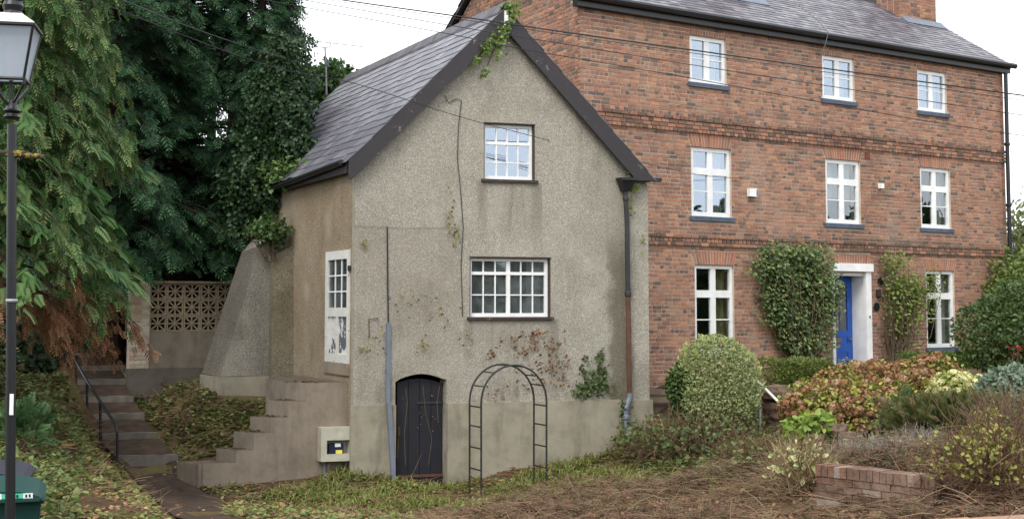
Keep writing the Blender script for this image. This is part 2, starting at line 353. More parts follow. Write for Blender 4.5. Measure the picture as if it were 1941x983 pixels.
k.base(k.ramp(k.noise(2.5, 5), [(.3, rgb(84, 90, 90)), (.7, rgb(128, 134, 136))]), .5, .3); _x = k.n('ShaderNodeMixShader'); _x.inputs[0].default_value = .14; k.l(_t.outputs[0], _x.inputs[1]); k.l(_g.outputs[0], _x.inputs[2]); _y = k.n('ShaderNodeMixShader'); k.l(k.rng(k.noise(3.2, 5, .6), .3, .75, .12, .5), _y.inputs[0]); k.l(_x.outputs[0], _y.inputs[1]); k.l(k.b.outputs[0], _y.inputs[2]); k.l(_y.outputs[0], k.out.inputs[0]); M_glass_dust = k.m
M_room = m_plain('room_plaster', rgb(120, 112, 100), .9, .1)
M_curtain = m_plain('curtain_cloth', rgb(206, 202, 196), .9, .1, 3, .1, .1)
M_curtain2 = m_plain('ochre_curtain', rgb(178, 166, 116), .9, .15, 3, .1, .1)
M_timber = m_plain('grey_timber', rgb(122, 108, 94), .85, .3, 6, .4)
M_log = m_plain('sawn_stump', rgb(126, 84, 54), .9, .3, 10, .4)
M_bark = m_plain('bark', rgb(66, 52, 44), .95, .4, 7, .9, .1)
M_stem = m_plain('stem', rgb(98, 84, 68), .9, .3, 9, .4, .1)
M_stone = m_concrete('sandstone', rgb(140, 110, 92), .25)
M_rubble = m_concrete('rubble_stone', rgb(116, 96, 84), .3, dirt=.6)
M_coping = m_concrete('coping_stone', rgb(156, 126, 104), .2, dirt=.4)
M_binG = m_plain('bin_green', rgb(20, 62, 58), .45, .15, 4, .05, .4)
M_binD = m_plain('bin_dark', rgb(44, 46, 58), .5, .15, 4, .05, .4)
M_rubber = m_plain('rubber', (.02, .02, .02), .8)
M_stick = m_plain('teal_sticker', rgb(86, 186, 150), .5, .1)
M_stickw = m_plain('white_sticker', rgb(222, 230, 226), .5, .05)
M_stickd = m_plain('dark_print', rgb(30, 52, 48), .5, .05)
M_yellow = m_plain('yellow_label', rgb(226, 208, 92), .5, .1)
M_lichen = m_peel('lichen_iron', rgb(150, 128, 58), rgb(52, 50, 44), .42, .52, 26, .9)
k = NT('lamp_glass'); _t = k.n('ShaderNodeBsdfTransparent'); _d = k.n('ShaderNodeBsdfTranslucent'); _d.inputs[0].default_value = (.8, .84, .9, 1); _x = k.n('ShaderNodeMixShader'); _x.inputs[0].default_value = .42
k.base((.6, .68, .8), .1, .8); _y = k.n('ShaderNodeMixShader'); _y.inputs[0].default_value = .5; k.l(k.b.outputs[0], _y.inputs[1]); k.l(_d.outputs[0], _y.inputs[2]); k.l(_t.outputs[0], _x.inputs[1]); k.l(_y.outputs[0], _x.inputs[2]); k.l(_x.outputs[0], k.out.inputs[0]); M_lampglass = k.m
M_lamptop = m_plain('pale_lamp_hood', rgb(206, 200, 204), .4, .1)
M_boxgrey = m_plain('grey_moulding', rgb(178, 174, 158), .6, .2, 6, .1)
M_meter = m_plain('meter_dark', rgb(36, 40, 60), .4, .2)
M_screen = m_concrete('screen_block', rgb(138, 124, 104), .2, dirt=.45)
M_wire = m_plain('cable', rgb(40, 42, 46), .6, .1)
M_alu = m_plain('aluminium', rgb(150, 152, 156), .4, .1, 5, .05, .6)
M_rail = m_plain('white_rail', rgb(224, 224, 222), .4, .05)
M_terra = m_plain('terracotta_vent', rgb(120, 62, 48), .8, .2)
M_lead = m_plain('lead_flashing', rgb(112, 118, 130), .6, .2, 6, .2)
L_leaf = m_leaf('leaf'); L_gloss = m_leaf('glossy_leaf', .5, .22, .35); L_needle = m_leaf('needles', .6, .22, .25); L_dry = m_leaf('dry_litter', .85, .12, .15)

# ================================================================== terrain
Gp = [(-4.0, 10, .85), (0, 4, 1.5), (0, 0, 1.5), (4, 6, 1.55), (5, 10, 1.3), (3.6, 9.4, 1.25), (7.5, 10.5, 1.35), (-6, 4, 1.0), (0, -20, 1.5), (-16, 0, 1.5), (16, 0, 1.8), (0, 10, 1.15), (-8, 34, 2.4), (-3, 36, 2.4),
      (-14, 26, 2.8), (-14, 18, 2.2), (16, 38, 2.2), (20, 30, 2.3), (13, 20, 2.0), (11, 12, 1.9), (2, 34, 2.0)]
for x, y, Y in [(970, 983, 16.5), (700, 983, 16), (300, 930, 21), (345, 980, 17.5), (668, 905, 22.4), (740, 920, 22.6), (850, 922, 22.9), (1000, 893, 23.4), (1180, 855, 24),
                (912, 938, 21.4), (1036, 940, 21.7), (275, 872, 23.2), (200, 728, 26.4), (150, 692, 28), (60, 850, 17), (100, 760, 20), (30, 940, 14), (130, 885, 18), (90, 690, 24),
                (380, 790, 24.3), (330, 735, 25.8), (450, 790, 24.4), (440, 752, 25.2), (300, 830, 23.7), (520, 890, 22.8), (1300, 885, 21.5), (1450, 905, 18), (1525, 935, 15.5), (1640, 962, 13.1),
                (1740, 968, 12.5), (1850, 978, 11.6), (1500, 840, 22.6), (1240, 762, 26.4), (1450, 705, 27.2), (1600, 698, 28.5), (1800, 690, 30), (1700, 842, 21), (1740, 885, 15.2), (1640, 880, 15.4), (1300, 800, 24.2), (225, 915, 20), (224, 910, 21.6), (195, 880, 20.4), (195, 872, 21.8), (165, 842, 22.4), (155, 858, 20), (130, 806, 21.6), (800, 936, 22.3), (780, 938, 22.0)]:
    Gp.append(tuple(at(x, y, Y)))
Gp = np.array(Gp)
def _phi(r2): return np.where(r2 > 0, .5 * r2 * np.log(r2 + 1e-12), 0)
_n = len(Gp); _K = _phi(((Gp[:, None, :2] - Gp[None, :, :2]) ** 2).sum(-1)) + np.eye(_n) * .4; _P = np.hstack([np.ones((_n, 1)), Gp[:, :2]])
_sol = np.linalg.solve(np.block([[_K, _P], [_P.T, np.zeros((3, 3))]]), np.concatenate([Gp[:, 2], np.zeros(3)]))
_sa, _sb = at(280, 862, 23.2), at(192, 668, 27.9); STC = _sa[:2]; STD = (_sb - _sa)[:2]; STL = float(np.hypot(*STD)); STD = STD / STL; STZ0, STZ1 = _sa[2], _sb[2]
_ra, _rb = at(1425, 780, 24.1), at(1660, 800, 21.8); RWC = _ra[:2]; RWD = (_rb - _ra)[:2]; RWD = RWD / np.hypot(*RWD)
_ba, _bb = at(1546, 880, 13.7), at(1770, 904, 12.65); BWC = _ba[:2]; BWD = (_bb - _ba)[:2]; BWD = BWD / np.hypot(*BWD)
def ground(x, y, bumps=True):
    x = np.asarray(x, float); y = np.asarray(y, float)
    r2 = (x[..., None] - Gp[:, 0]) ** 2 + (y[..., None] - Gp[:, 1]) ** 2
    z = _phi(r2) @ _sol[:_n] + _sol[_n] + _sol[_n + 1] * x + _sol[_n + 2] * y
    out = np.maximum.reduce([np.abs(x) - 15, y - 35, -15 - y, np.zeros_like(x)]); k = np.clip(out / 8, 0, 1); k = k * k * (3 - 2 * k)
    z = np.clip(z, -.4, 3.2) * (1 - k) + 2.1 * k
    # the stair cut: ground lies below the treads of the earth steps
    rel = np.stack([x - STC[0], y - STC[1]], -1); t_ = np.clip(rel @ STD / STL, -.05, 1.1); dd = np.abs(rel @ np.array([-STD[1], STD[0]])); cut = STZ0 + (STZ1 - STZ0) * t_ - .28
    inside = np.clip((1.05 - dd) / .45, 0, 1) * ((rel @ STD > -.3) & (rel @ STD < STL + 1.2)); z = np.where(inside > 0, z * (1 - inside) + np.minimum(z, cut) * inside, z)
    # ground stays low in front of the rubble wall
    rel3 = np.stack([x - RWC[0], y - RWC[1]], -1); al3, dp3 = rel3 @ RWD, rel3 @ np.array([-RWD[1], RWD[0]])
    low = ((al3 > -.3) & (al3 < 3.0) & (dp3 < .12)) * np.clip((dp3 + 2.2) / .8, 0, 1); z = np.where(low > 0, z * (1 - low) + np.minimum(z, .85) * low, z)
    # ground dips in front of the low brick wall
    rel2 = np.stack([x - BWC[0], y - BWC[1]], -1); al, dp_ = rel2 @ BWD, rel2 @ np.array([-BWD[1], BWD[0]])
    dip = ((al > -.4) & (al < 2.0)) * np.clip(1 - np.abs(dp_ + .45) / .5, 0, 1); z = z - dip * .16
    if bumps: z = z + (.035 * np.sin(x * 2.1 + 1.3 * np.sin(y * 1.7)) + .03 * np.sin(y * 3.3 + x * 1.9) + .018 * np.sin(x * 6.1 - y * 5.3)) * (1 - k)
    return z
def ground_hit(px, py, Y0=8, Y1=40):
    d = ray(px, py); Ys = np.arange(Y0, Y1, .05); P = EYE + d[None] * (Ys / d[1])[:, None]
    h = np.nonzero(P[:, 2] < ground(P[:, 0], P[:, 1]))[0]; return P[h[0]] if len(h) else P[-1]
xs = np.concatenate([np.linspace(-400, -20, 12)[:-1], np.linspace(-20, 22, 141), np.linspace(22, 400, 12)[1:]])
ys = np.concatenate([np.linspace(-300, -16, 8)[:-1], np.linspace(-16, 6, 30)[:-1], np.linspace(6, 38, 129), np.linspace(38, 700, 12)[1:]])
gx, gy = np.meshgrid(xs, ys); gz = ground(gx, gy); nx = len(xs)
mb = MB(); mb.v = [tuple(q) for q in np.stack([gx.ravel(), gy.ravel(), gz.ravel()], -1)]
mb.f = [(j * nx + i, j * nx + i + 1, (j + 1) * nx + i + 1, (j + 1) * nx + i) for j in range(len(ys) - 1) for i in range(nx - 1)]
k = NT('garden_soil'); c = k.ramp(k.noise(1.2, 8, .7), [(.3, rgb(62, 48, 40)), (.5, rgb(92, 74, 56)), (.72, rgb(104, 92, 58))])
c = k.mix(k.rng(k.noise(.6, 5), .45, .65, 0, .6), c, rgb(84, 90, 48)); k.bump(k.noise(14, 7, .75), .9, .05)
tag(mb.build('ground', k.base(c, .95, .1), org=(0, 0, 0), smooth=True), kind='structure')

# ================================================================== cottage
CL = at(668, 600, 22.58); CR = at(1230, 600, 24.28); U = (CR - CL)[:2]; CW = float(np.hypot(*U)); U = U / CW
V = np.array([-.46, .888]); V = V / np.hypot(*V)
def CP(u, z, v): q = CL[:2] + U * u + V * v; return np.array((q[0], q[1], z))
def g(px, py): return on_plane(px, py, CL, U)
def sd_(px, py): return on_plane(px, py, CL, V)
CD = 8.1; EZ = 5.8; EZR = 5.55; AZ = 8.58; AU = 2.72
cot = thing('cottage', 'small grey roughcast cottage with steep slate gable roof, black cellar door and buttress', 'house', (CL[0], CL[1], 0))
# openings in the gable wall
def rect(a0, a1, z0, z1): return [(a0, z0), (a1, z0), (a1, z1), (a0, z1)]
W1 = (2.39, 3.34, 5.57, 6.59); W2 = (2.13, 3.64, 3.08, 4.15)
DO = (.77, 1.70, 0.02, 1.95)
arch = [(DO[0], DO[2]), (DO[1], DO[2]), (DO[1], 1.97)] + [(DO[1] - (DO[1] - DO[0]) * t, 1.97 + .115 * math.sin(PI * t)) for t in np.linspace(.1, .9, 9)] + [(DO[0], 1.95)]
mb = MB(); mb.holes([(0, -.6), (CW, -.6), (CW, EZR), (AU, AZ), (0, EZ)], [rect(*W1), rect(*W2), arch], lambda a, z, d: CP(a, z, d), .28, False)
gable = mb.build('gable_wall', M_render, cot)
SDo = (.12, 1.36, 2.27, 4.27)
mb = MB(); mb.holes([(0.0, -.6), (CD, -.6), (CD, EZ), (0.0, EZ)], [rect(SDo[0], SDo[1], SDo[2], SDo[3])], lambda a, z, d: CP(d, z, a), .25, False)
side = mb.build('side_wall', M_side, cot)
mb = MB(); mb.box(CP, (0, CW), (-.6, EZR), (CD, CD + .25)); mb.prism([CP(0, EZR, CD), CP(CW, EZR, CD), CP(AU, AZ, CD), CP(0, EZ, CD)], np.append(V * .25, 0)); mb.build('rear_wall', M_side, cot)
mb = MB(); mb.box(CP, (CW - .25, CW - .003), (-.6, EZR), (.283, CD - .003)); mb.build('far_side_wall', M_side, cot)
mb = MB(); mb.box(CP, (.26, CW - .26), (2.15, 2.25), (.3, CD - .01)); mb.box(CP, (.26, CW - .26), (4.75, 4.85), (.3, CD - .01)); mb.build('floor_boards', M_room, cot)
# plinth proud of the roughcast
mb = MB()
mb.box(CP, (-.03, DO[0] - .0), (-.6, 1.555), (-.045, .0)); mb.box(CP, (DO[1] + .0, 5.0), (-.6, 1.56), (-.045, .0)); mb.box(CP, (5.003, CW + .035), (-.6, 1.545), (-.06, .0))
mb.build('plinth', M_plinth, cot)
# smooth corner strip
mb = MB(); mb.box(CP, (-.008, .02), (1.556, EZ - .3), (-.008, .03)); mb.build('corner_bead', M_plinth, cot)

# ---- generic window
def window(parent, P, a0, a1, z0, z1, vb, hb, fm, gm, border=.06, d0=.08, thick=.07, name='window', sill=None, curt=None, skip=()):
    """frame, bars and panes; vb / hb: (centre, width, depth offset)"""
    mb = MB(); e = .004
    mb.box(P, (a0 + e, a0 + border), (z0 + e, z1 - e), (d0, d0 + thick)); mb.box(P, (a1 - border, a1 - e), (z0 + e, z1 - e), (d0, d0 + thick))
    mb.box(P, (a0 + border, a1 - border), (z0 + e, z0 + border * 1.2), (d0 + .001, d0 + thick)); mb.box(P, (a0 + border, a1 - border), (z1 - border, z1 - e), (d0 + .001, d0 + thick))
    fr = mb.build(name, fm, parent)
    A = [a0 + border] + [q for c, w_, _ in vb for q in (c - w_ / 2, c + w_ / 2)] + [a1 - border]
    Z = [z0 + border * 1.2] + [q for c, w_, _ in hb for q in (c - w_ / 2, c + w_ / 2)] + [z1 - border]
    for c, w_, o in vb: MB().box(P, (c - w_ / 2, c + w_ / 2), (z0 + border * 1.2, z1 - border), (d0 + .012 + o, d0 + thick - .012 + o)).build('mullion' if w_ > .03 else 'glazing_bar', fm, fr)
    for c, w_, o in hb:
        if w_ < .03:
            for i in range(0, len(A), 2): MB().box(P, (A[i], A[i + 1]), (c - w_ / 2, c + w_ / 2), (d0 + .014 + o, d0 + thick - .014 + o)).build('glazing_bar', fm, fr)
        else: MB().box(P, (A[0], A[-1]), (c - w_ / 2, c + w_ / 2), (d0 + .009 + o, d0 + thick - .009 + o)).build('transom', fm, fr)
    for j in range(0, len(Z), 2):
        for i in range(0, len(A), 2):
            if (i // 2, j // 2) in skip: continue
            t = random.uniform(-.003, .003); mb = MB(); dd = d0 + thick * .5
            mb.hexa([P(A[i] - .004, Z[j] - .004, dd + t), P(A[i + 1] + .004, Z[j] - .004, dd), P(A[i + 1] + .004, Z[j] - .004, dd + .005), P(A[i] - .004, Z[j] - .004, dd + .005 + t),
                     P(A[i] - .004, Z[j + 1] + .004, dd), P(A[i + 1] + .004, Z[j + 1] + .004, dd - t), P(A[i + 1] + .004, Z[j + 1] + .004, dd + .005 - t), P(A[i] - .004, Z[j + 1] + .004, dd + .005)])
            mb.build('pane', gm, fr)
    if sill:
        mb = MB(); mb.box(P, (a0 - sill[1], a1 + sill[1]), (z0 - sill[0], z0 + .002), (-sill[2], d0 + .03)); mb.build('sill', sill[3], fr)
    for cu in curt or []:
        c0, c1, y0, y1, cm, wav = cu; mb = MB(); n = 24; o = len(mb.v)
        for i in range(n + 1):
            a = c0 + (c1 - c0) * i / n; d = d0 + .2 + wav * math.sin(i * 1.9) + wav * .5 * math.sin(i * .7)
            mb.v += [tuple(P(a, y0, d)), tuple(P(a, y1, d))]
        mb.f += [(2 * i, 2 * i + 2, 2 * i + 3, 2 * i + 1) for i in range(n)]; mb.build('curtain', cm, fr)
    return fr
def thin(a0, a1, n, w_=.022): return [(a0 + (a1 - a0) * i / n, w_, .004) for i in range(1, n)]
GP = lambda a, z, d: CP(a, z, d)
window(cot, GP, *W1, thin(2.45, 3.28, 4), [(5.89, .022, 0), (6.24, .05, -.004)], M_white, M_glass_up, .06, .07, .07, sill=(.05, .06, .05, M_darkwood))
window(cot, GP, *W2, thin(2.19, 2.865, 3) + [(2.885, .07, -.003)] + thin(2.905, 3.58, 3), [(3.48, .022, 0), (3.87, .055, -.004)], M_white, M_glass_dust, .06, .07, .07,
       sill=(.05, .06, .05, M_darkwood), curt=[(3.32, 3.6, 3.1, 4.1, M_curtain, .02), (2.17, 2.26, 3.1, 4.1, M_curtain, .01)])
for (a0, a1, z0, z1) in (W1, W2):
    mb = MB(); mb.box(GP, (a0 - .012, a1 + .02), (z1, z1 + .02), (-.02, .06)); mb.box(GP, (a0 - .008, a0 + .003), (z0, z1), (-.004, .07)); mb.box(GP, (a1 - .003, a1 + .014), (z0, z1), (-.004, .07)); mb.build('window_surround', M_darkwood, cot)

# ---- cellar door: planks on ledges, hung a little ajar
dr = MB(); dr.box(GP, (DO[0] + .1, DO[1] - .03), (.2, .32), (.185, .215)); dr.box(GP, (DO[0] + .1, DO[1] - .03), (1.5, 1.62), (.185, .215))
door = dr.build('cellar_door', M_tar, cot)
npl = 4; a0, a1 = DO[0] + .085, DO[1] - .02
for i in range(npl):
    p0 = a0 + (a1 - a0) * i / npl + .004; p1 = a0 + (a1 - a0) * (i + 1) / npl - .004; mb = MB()
    tp = lambda a: 1.9 + .1 * math.sin(PI * (a - DO[0]) / (DO[1] - DO[0]))
    q = random.uniform(-.006, .006)
    mb.hexa([GP(p0, .04, .14 + q), GP(p1, .04, .14 + q), GP(p1, .04, .183), GP(p0, .04, .183), GP(p0, tp(p0), .14 + q), GP(p1, tp(p1), .14 + q), GP(p1, tp(p1), .183), GP(p0, tp(p0), .183)])
    mb.build('plank', M_tar, door)
mb = MB(); mb.box(GP, (a0 + .03, a1), (.27, .315), (.12, .137)); mb.build('strap_hinge', M_rust, door)
mb = MB(); mb.box(GP, (a0 + .35, a1), (1.55, 1.59), (.12, .137)); mb.build('strap_hinge', M_iron, door)
mb = MB(); mb.box(GP, (a0 + .01, a0 + .05), (1.0, 1.16), (.11, .136)); mb.build('latch', M_rust, door)
mb = MB(); mb.tube([GP(a0 + .02, .98, .12), GP(a0 + .015, .8, .11), GP(a0 - .01, .62, .1)], .008, 5); mb.build('string', M_stem, door)

# ---- side door with nine panes above two peeling panels
SP = lambda a, z, d: CP(d, z, a)
s0, s1 = SDo[0], SDo[1]; zt = SDo[3]; zb = SDo[2]
fr = MB(); d0 = -.03
fr.box(SP, (s0 + .003, s0 + .1), (zb, zt), (d0, d0 + .09)); fr.box(SP, (s1 - .14, s1 - .003), (zb, zt), (d0, d0 + .09)); fr.box(SP, (s0 + .1, s1 - .14), (zt - .16, zt - .003), (d0 + .001, d0 + .09))
fr.box(SP, (s0 + .1, s1 - .14), (zb, zb + .16), (d0 + .001, d0 + .09)); fr.box(SP, (s0 + .1, s1 - .14), (zb + .82, zb + .98), (d0 + .002, d0 + .08))
mid = (s0 + .1 + s1 - .14) / 2; fr.box(SP, (mid - .05, mid + .05), (zb + .16, zb + .82), (d0 + .002, d0 + .08))
sdo = fr.build('side_door', M_whitepeel, cot)
for b0, b1 in ((s0 + .1, mid - .05), (mid + .05, s1 - .14)):
    mb = MB(); mb.box(SP, (b0, b1), (zb + .16, zb + .82), (d0 + .03, d0 + .05)); mb.build('panel', m_peel('flaking_panel_%d' % (b0 * 100), rgb(216, 214, 208), rgb(92, 98, 108), .44 if b0 < .5 else .52, .46 if b0 < .5 else .54, 2.6), sdo)
mb = MB(); A = np.linspace(s0 + .1, s1 - .14, 4); Z = np.linspace(zb + .98, zt - .16, 4)
for a in A[1:3]: mb.box(SP, (a - .012, a + .012), (Z[0], Z[3]), (d0 + .02, d0 + .05))
for z in Z[1:3]: mb.box(SP, (A[0], A[3]), (z - .012, z + .012), (d0 + .018, d0 + .052))
mb.build('glazing_bar', M_white, sdo)
for i in range(3):
    for j in range(3): mb = MB(); mb.box(SP, (A[i], A[i + 1]), (Z[j], Z[j + 1]), (d0 + .033, d0 + .037)); mb.build('pane', M_glass_dust, sdo)
mb = MB(); mb.box(SP, (s0, s1 + .03), (zb - .2, zb), (-.03, .2)); mb.build('door_sill', M_step, cot)

# ---- roof: two slopes with slates, ridge tiles, bargeboards
OV = .13                                            # verge overhang in front of the gable
def slope(u_eave, z_eave, u_top, z_top):
    """returns T(t, v, n): t along slope from eave (0..1), v depth, n height off the plane"""
    nrm = np.array((U[0] * -(z_top - z_eave), U[1] * -(z_top - z_eave), (u_top - u_eave))) * (1 if u_top > u_eave else -1); nrm = nrm / np.linalg.norm(nrm)
    if nrm[2] < 0: nrm = -nrm
    L = math.hypot(u_top - u_eave, z_top - z_eave)
    return (lambda t, v, n: CP(u_eave + (u_top - u_eave) * t, z_eave + (z_top - z_eave) * t, v) + nrm * n), L, nrm
slp = (AZ - EZ) / AU
TL, LL, NL = slope(-.14, 5.80, AU, 8.70); slpR = (AZ - EZ) / (CW - AU)
TR, LR, NR = slope(CW + .02, 5.66, AU, 8.70)
mb = MB()
for T in (TL, TR): mb.hexa([T(0, -OV, -.08), T(0, CD + .3, -.08), T(1, CD + .3, -.08), T(1, -OV, -.08), T(0, -OV, 0), T(0, CD + .3, 0), T(1, CD + .3, 0), T(1, -OV, 0)])
roof = mb.build('roof', M_barge, cot)
EXPO = .245
def slates(T, L, Nn, vlen, v0, parent, mat, width, keep, alongvec, vis=None, expo=EXPO, top=1.0):
    rows = int(L / expo) + 1; items = []
    for r in range(rows):
        t0 = r * expo / L - .012
        if t0 > .985: break
        t1 = min(t0 + expo * 1.55 / L, 1.0); off = (r % 2) * width / 2
        v = v0 - off
        while v < v0 + vlen:
            w_ = width * random.uniform(.95, 1.04); a = max(v, v0 - .02); b = min(v + w_, v0 + vlen)
            if b - a > .05: items.append((t0 + random.uniform(-.006, .006), t1, a + .004, b - .004, random.uniform(-.003, .004)))
            v += w_
    far = MB(); near = []
    for it in items:
        c = T(it[0], (it[2] + it[3]) / 2, 0); x, y = proj(c); ok = (vis is None or vis(x, y)); near.append((0 if ok else 1, np.linalg.norm(c - EYE), it))
    near.sort(key=lambda q: q[:2])
    def geo(m, it, org=None):
        t0, t1, a, b, q = it
        m.hexa([T(t0, a, .016 + q), T(t0, b, .016), T(t1, b, .001), T(t1, a, .001 + q * .2), T(t0, a, .027 + q), T(t0, b, .027), T(t1, b, .010), T(t1, a, .010 + q * .2)])
    for q in near[:keep]: m = MB(); geo(m, q[2]); m.build('slate', mat, parent)
    if near[keep:]:
        for q in near[keep:]: geo(far, q[2])
        far.build('slate_field', mat, parent)['kind'] = 'stuff'
slates(TL, LL, NL, CD + .36, -OV - .03, roof, M_slate, .34, 300, V, vis=lambda x, y: x > 560 and x < 1000)
slates(TR, LR, NR, CD + .36, -OV - .03, roof, M_slate, .5, 0, V)
nr = 17
for i in range(nr):
    v0 = -OV - .03 + (CD + .36) * i / nr; v1 = -OV - .03 + (CD + .36) * (i + 1) / nr + .012; mb = MB(); h = random.uniform(0, .008)
    A_ = lambda v, s: (TL(1 - .16 / LL, v, .04 + h + s), CP(AU, 8.70 + .12 + h + s, v), TR(1 - .16 / LR, v, .04 + h + s))
    a, b, c_ = A_(v0, .006); a2, b2, c2 = A_(v1, 0); dn = np.array((0, 0, -.03))
    mb.add([a, b, c_, a2, b2, c2, a + dn, b + dn, c_ + dn, a2 + dn, b2 + dn, c2 + dn], [(0, 3, 4, 1), (1, 4, 5, 2), (6, 7, 10, 9), (7, 8, 11, 10), (0, 1, 7, 6), (1, 2, 8, 7), (3, 9, 10, 4), (4, 10, 11, 5), (0, 6, 9, 3), (2, 5, 11, 8)])
    mb.build('ridge_tile', M_ridge, roof)
def barge(T, t0, t1, wd, nm, zcut=None):
    a, b = T(t0, -OV, .005), T(t1, -OV, .005); dn = np.array((0, 0, -wd)); mb = MB(); fo = np.append(-V * .04, 0)
    pol = [a, b, b + dn, a + dn + (b - a) * .02, a + dn * .82]
    if zcut is not None:
        out = []
        for p, q in zip(pol, pol[1:] + pol[:1]):
            if p[2] >= zcut: out.append(p)
            if (p[2] - zcut) * (q[2] - zcut) < 0: out.append(p + (q - p) * ((zcut - p[2]) / (q[2] - p[2])))
        pol = out
    mb.prism(pol, fo); return mb.build(nm, M_barge, cot)
barge(TL, .0, 1.0, .385, 'bargeboard'); barge(TR, .0, 1.0, .41, 'bargeboard', 5.62)
mb = MB(); mb.box(CP, (AU - .035, AU + .03), (AZ - .22, AZ + .06), (-OV - .075, -OV - .042)); mb.build('finial_stub', M_white, cot)
# soffit board and gutter on the side wall
mb = MB(); ez = TL(0, 0, 0)[2]
mb.tube([CP(-.2, ez - .01 - .03 * v, v) for v in np.linspace(.05, CD + .2, 10)], .055, 8); mb.build('gutter', M_black, cot)
mb = MB(); mb.box(CP, (-.135, -.11), (ez - .2, ez - .03), (-.02, CD)); mb.build('fascia_board', M_barge, cot)
mb = MB(); mb.box(CP, (-.109, -.003), (ez - .16, ez - .145), (.02, CD)); mb.build('soffit', M_barge, cot)
# hopper, gutter end and downpipe at the right corner
hu, hz = g(1182, 345)
mb = MB(); q0, q1 = g(1168, 341), g(1246, 345); mb.box(CP, (q0[0] + .12, q1[0]), (q0[1] - .02, q0[1] + .045), (-.15, -.07)); mb.build('gutter_end', M_black, cot)
mb = MB(); a = q0[0]; zt_ = q0[1]
mb.hexa([CP(a + .05, zt_ - .22, -.17), CP(a + .19, zt_ - .22, -.17), CP(a + .19, zt_ - .22, -.05), CP(a + .05, zt_ - .22, -.05), CP(a - .01, zt_ + .01, -.23), CP(a + .27, zt_ + .01, -.23), CP(a + .27, zt_ + .01, -.04), CP(a - .01, zt_ + .01, -.04)])
mb.box(CP, (a - .03, a + .29), (zt_ - .02, zt_ + .03), (-.25, -.03)); mb.build('hopper', M_black, cot)
p1 = g(1178, 370); p2 = g(1184, 560); p3 = g(1188, 750); pu = a + .12
mb = MB(); mb.tube([CP(pu, zt_ - .2, -.11), CP(pu + .03, zt_ - .8, -.11), CP(pu + .04, p2[1], -.11)], .046, 8); mb.lathe(CP(pu + .04, p2[1] - .02, -.11), [(.055, 0), (.062, .02), (.062, .08), (.055, .1)], 10); mb.lathe(CP(pu + .005, zt_ - .4, -.11), [(.052, 0), (.058, .02), (.058, .06), (.052, .08)], 10); dp = mb.build('downpipe', M_iron, cot, smooth=False)
mb = MB(); mb.tube([CP(pu + .04, p2[1], -.11), CP(pu + .05, p3[1] + .05, -.12)], .046, 8); mb.build('rusty_pipe_length', M_rust, dp)
mb = MB(); mb.tube([CP(pu + .05, p3[1] + .06, -.12), CP(pu + .05, p3[1] - .03, -.13), CP(pu - .04, p3[1] - .2, -.16), CP(pu - .045, p3[1] - .55, -.16), CP(pu + .0, p3[1] - .75, -.18), CP(pu + .05, p3[1] - 1.15, -.22)], .05, 8); mb.lathe(CP(pu - .045, p3[1] - .42, -.16), [(.055, 0), (.07, .02), (.07, .07), (.055, .09)], 10); mb.build('pipe_shoe', M_pipegrey, dp)
# conduit, wires and small fittings on the gable
c1, c2, c3 = g(733, 430), g(735, 612), g(746, 922)
mb = MB(); mb.tube([CP(c1[0], c1[1], -.02), CP(c1[0] + .012, (c1[1] + c2[1]) / 2, -.025), CP(c2[0], c2[1], -.02)], .012, 5); mb.build('conduit_cable', M_wire, cot)
mb = MB(); mb.box(CP, (c2[0] - .035, c2[0] + .035), (1.57, c2[1]), (-.05, -.002)); mb.hexa([CP(c3[0] - .04, -.2, -.11), CP(c3[0] + .035, -.2, -.11), CP(c3[0] + .035, -.2, -.048), CP(c3[0] - .04, -.2, -.048), CP(c2[0] - .035, 1.6, -.1), CP(c2[0] + .035, 1.6, -.1), CP(c2[0] + .035, 1.6, -.048), CP(c2[0] - .035, 1.6, -.048)]); mb.build('conduit', M_pipegrey, cot)
wp = [(842, 182), (850, 196), (862, 188), (874, 190), (868, 240), (866, 300), (872, 360), (877, 430), (873, 500), (876, 600)]
mb = MB(); mb.tube([CP(*g(*q), -.02) for q in wp], .007, 5); mb.build('loose_wire', M_wire, cot)
mb = MB(); q = [g(698, 604), g(716, 603), g(699, 640)]; mb.tube([CP(*q[1], -.03), CP(*q[0], -.03), CP(*q[2], -.02)], .008, 5); mb.build('pipe_bracket', M_rust, cot)
mb = MB(); q = sd_(664, 508); mb.cbox(CP(-.03, q[1], .1), (.05, .06, .09)); mb.build('door_bell', M_black, cot)

# ---- buttress, battered outwards
def bpt(px, py, Y): return at(px, py, Y)
mb = MB(); bz0 = 1.92
bf = [CP(-1.33, bz0, 3.55), CP(.02, bz0, 3.55), CP(.02, 4.95, 3.78), CP(-.55, 4.5, 3.72)]            # front face
bk_l = at(382, 708, 26.2); bt_l = at(458, 478, 26.6)
vs = bf + [bk_l, CP(.02, bz0, 5.4), CP(.02, 5.0, 5.4), bt_l]
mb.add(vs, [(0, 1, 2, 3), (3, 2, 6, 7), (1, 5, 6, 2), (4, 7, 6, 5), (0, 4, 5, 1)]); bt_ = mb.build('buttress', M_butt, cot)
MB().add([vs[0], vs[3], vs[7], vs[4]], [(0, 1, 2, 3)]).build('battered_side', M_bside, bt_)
mb = MB(); lo = [CP(-1.36, 0.7, 3.51), CP(.02, 0.7, 3.51), CP(.02, .7, 5.4), bk_l + np.array((-.05, 0, -1.2))]; hi = [CP(-1.36, bz0 - .005, 3.51), CP(.02, bz0 - .005, 3.51), CP(.02, bz0 - .005, 5.4), bk_l + np.array((-.04, 0, -.005))]
mb.hexa(lo + hi); mb.build('buttress_plinth', M_plinth, cot)
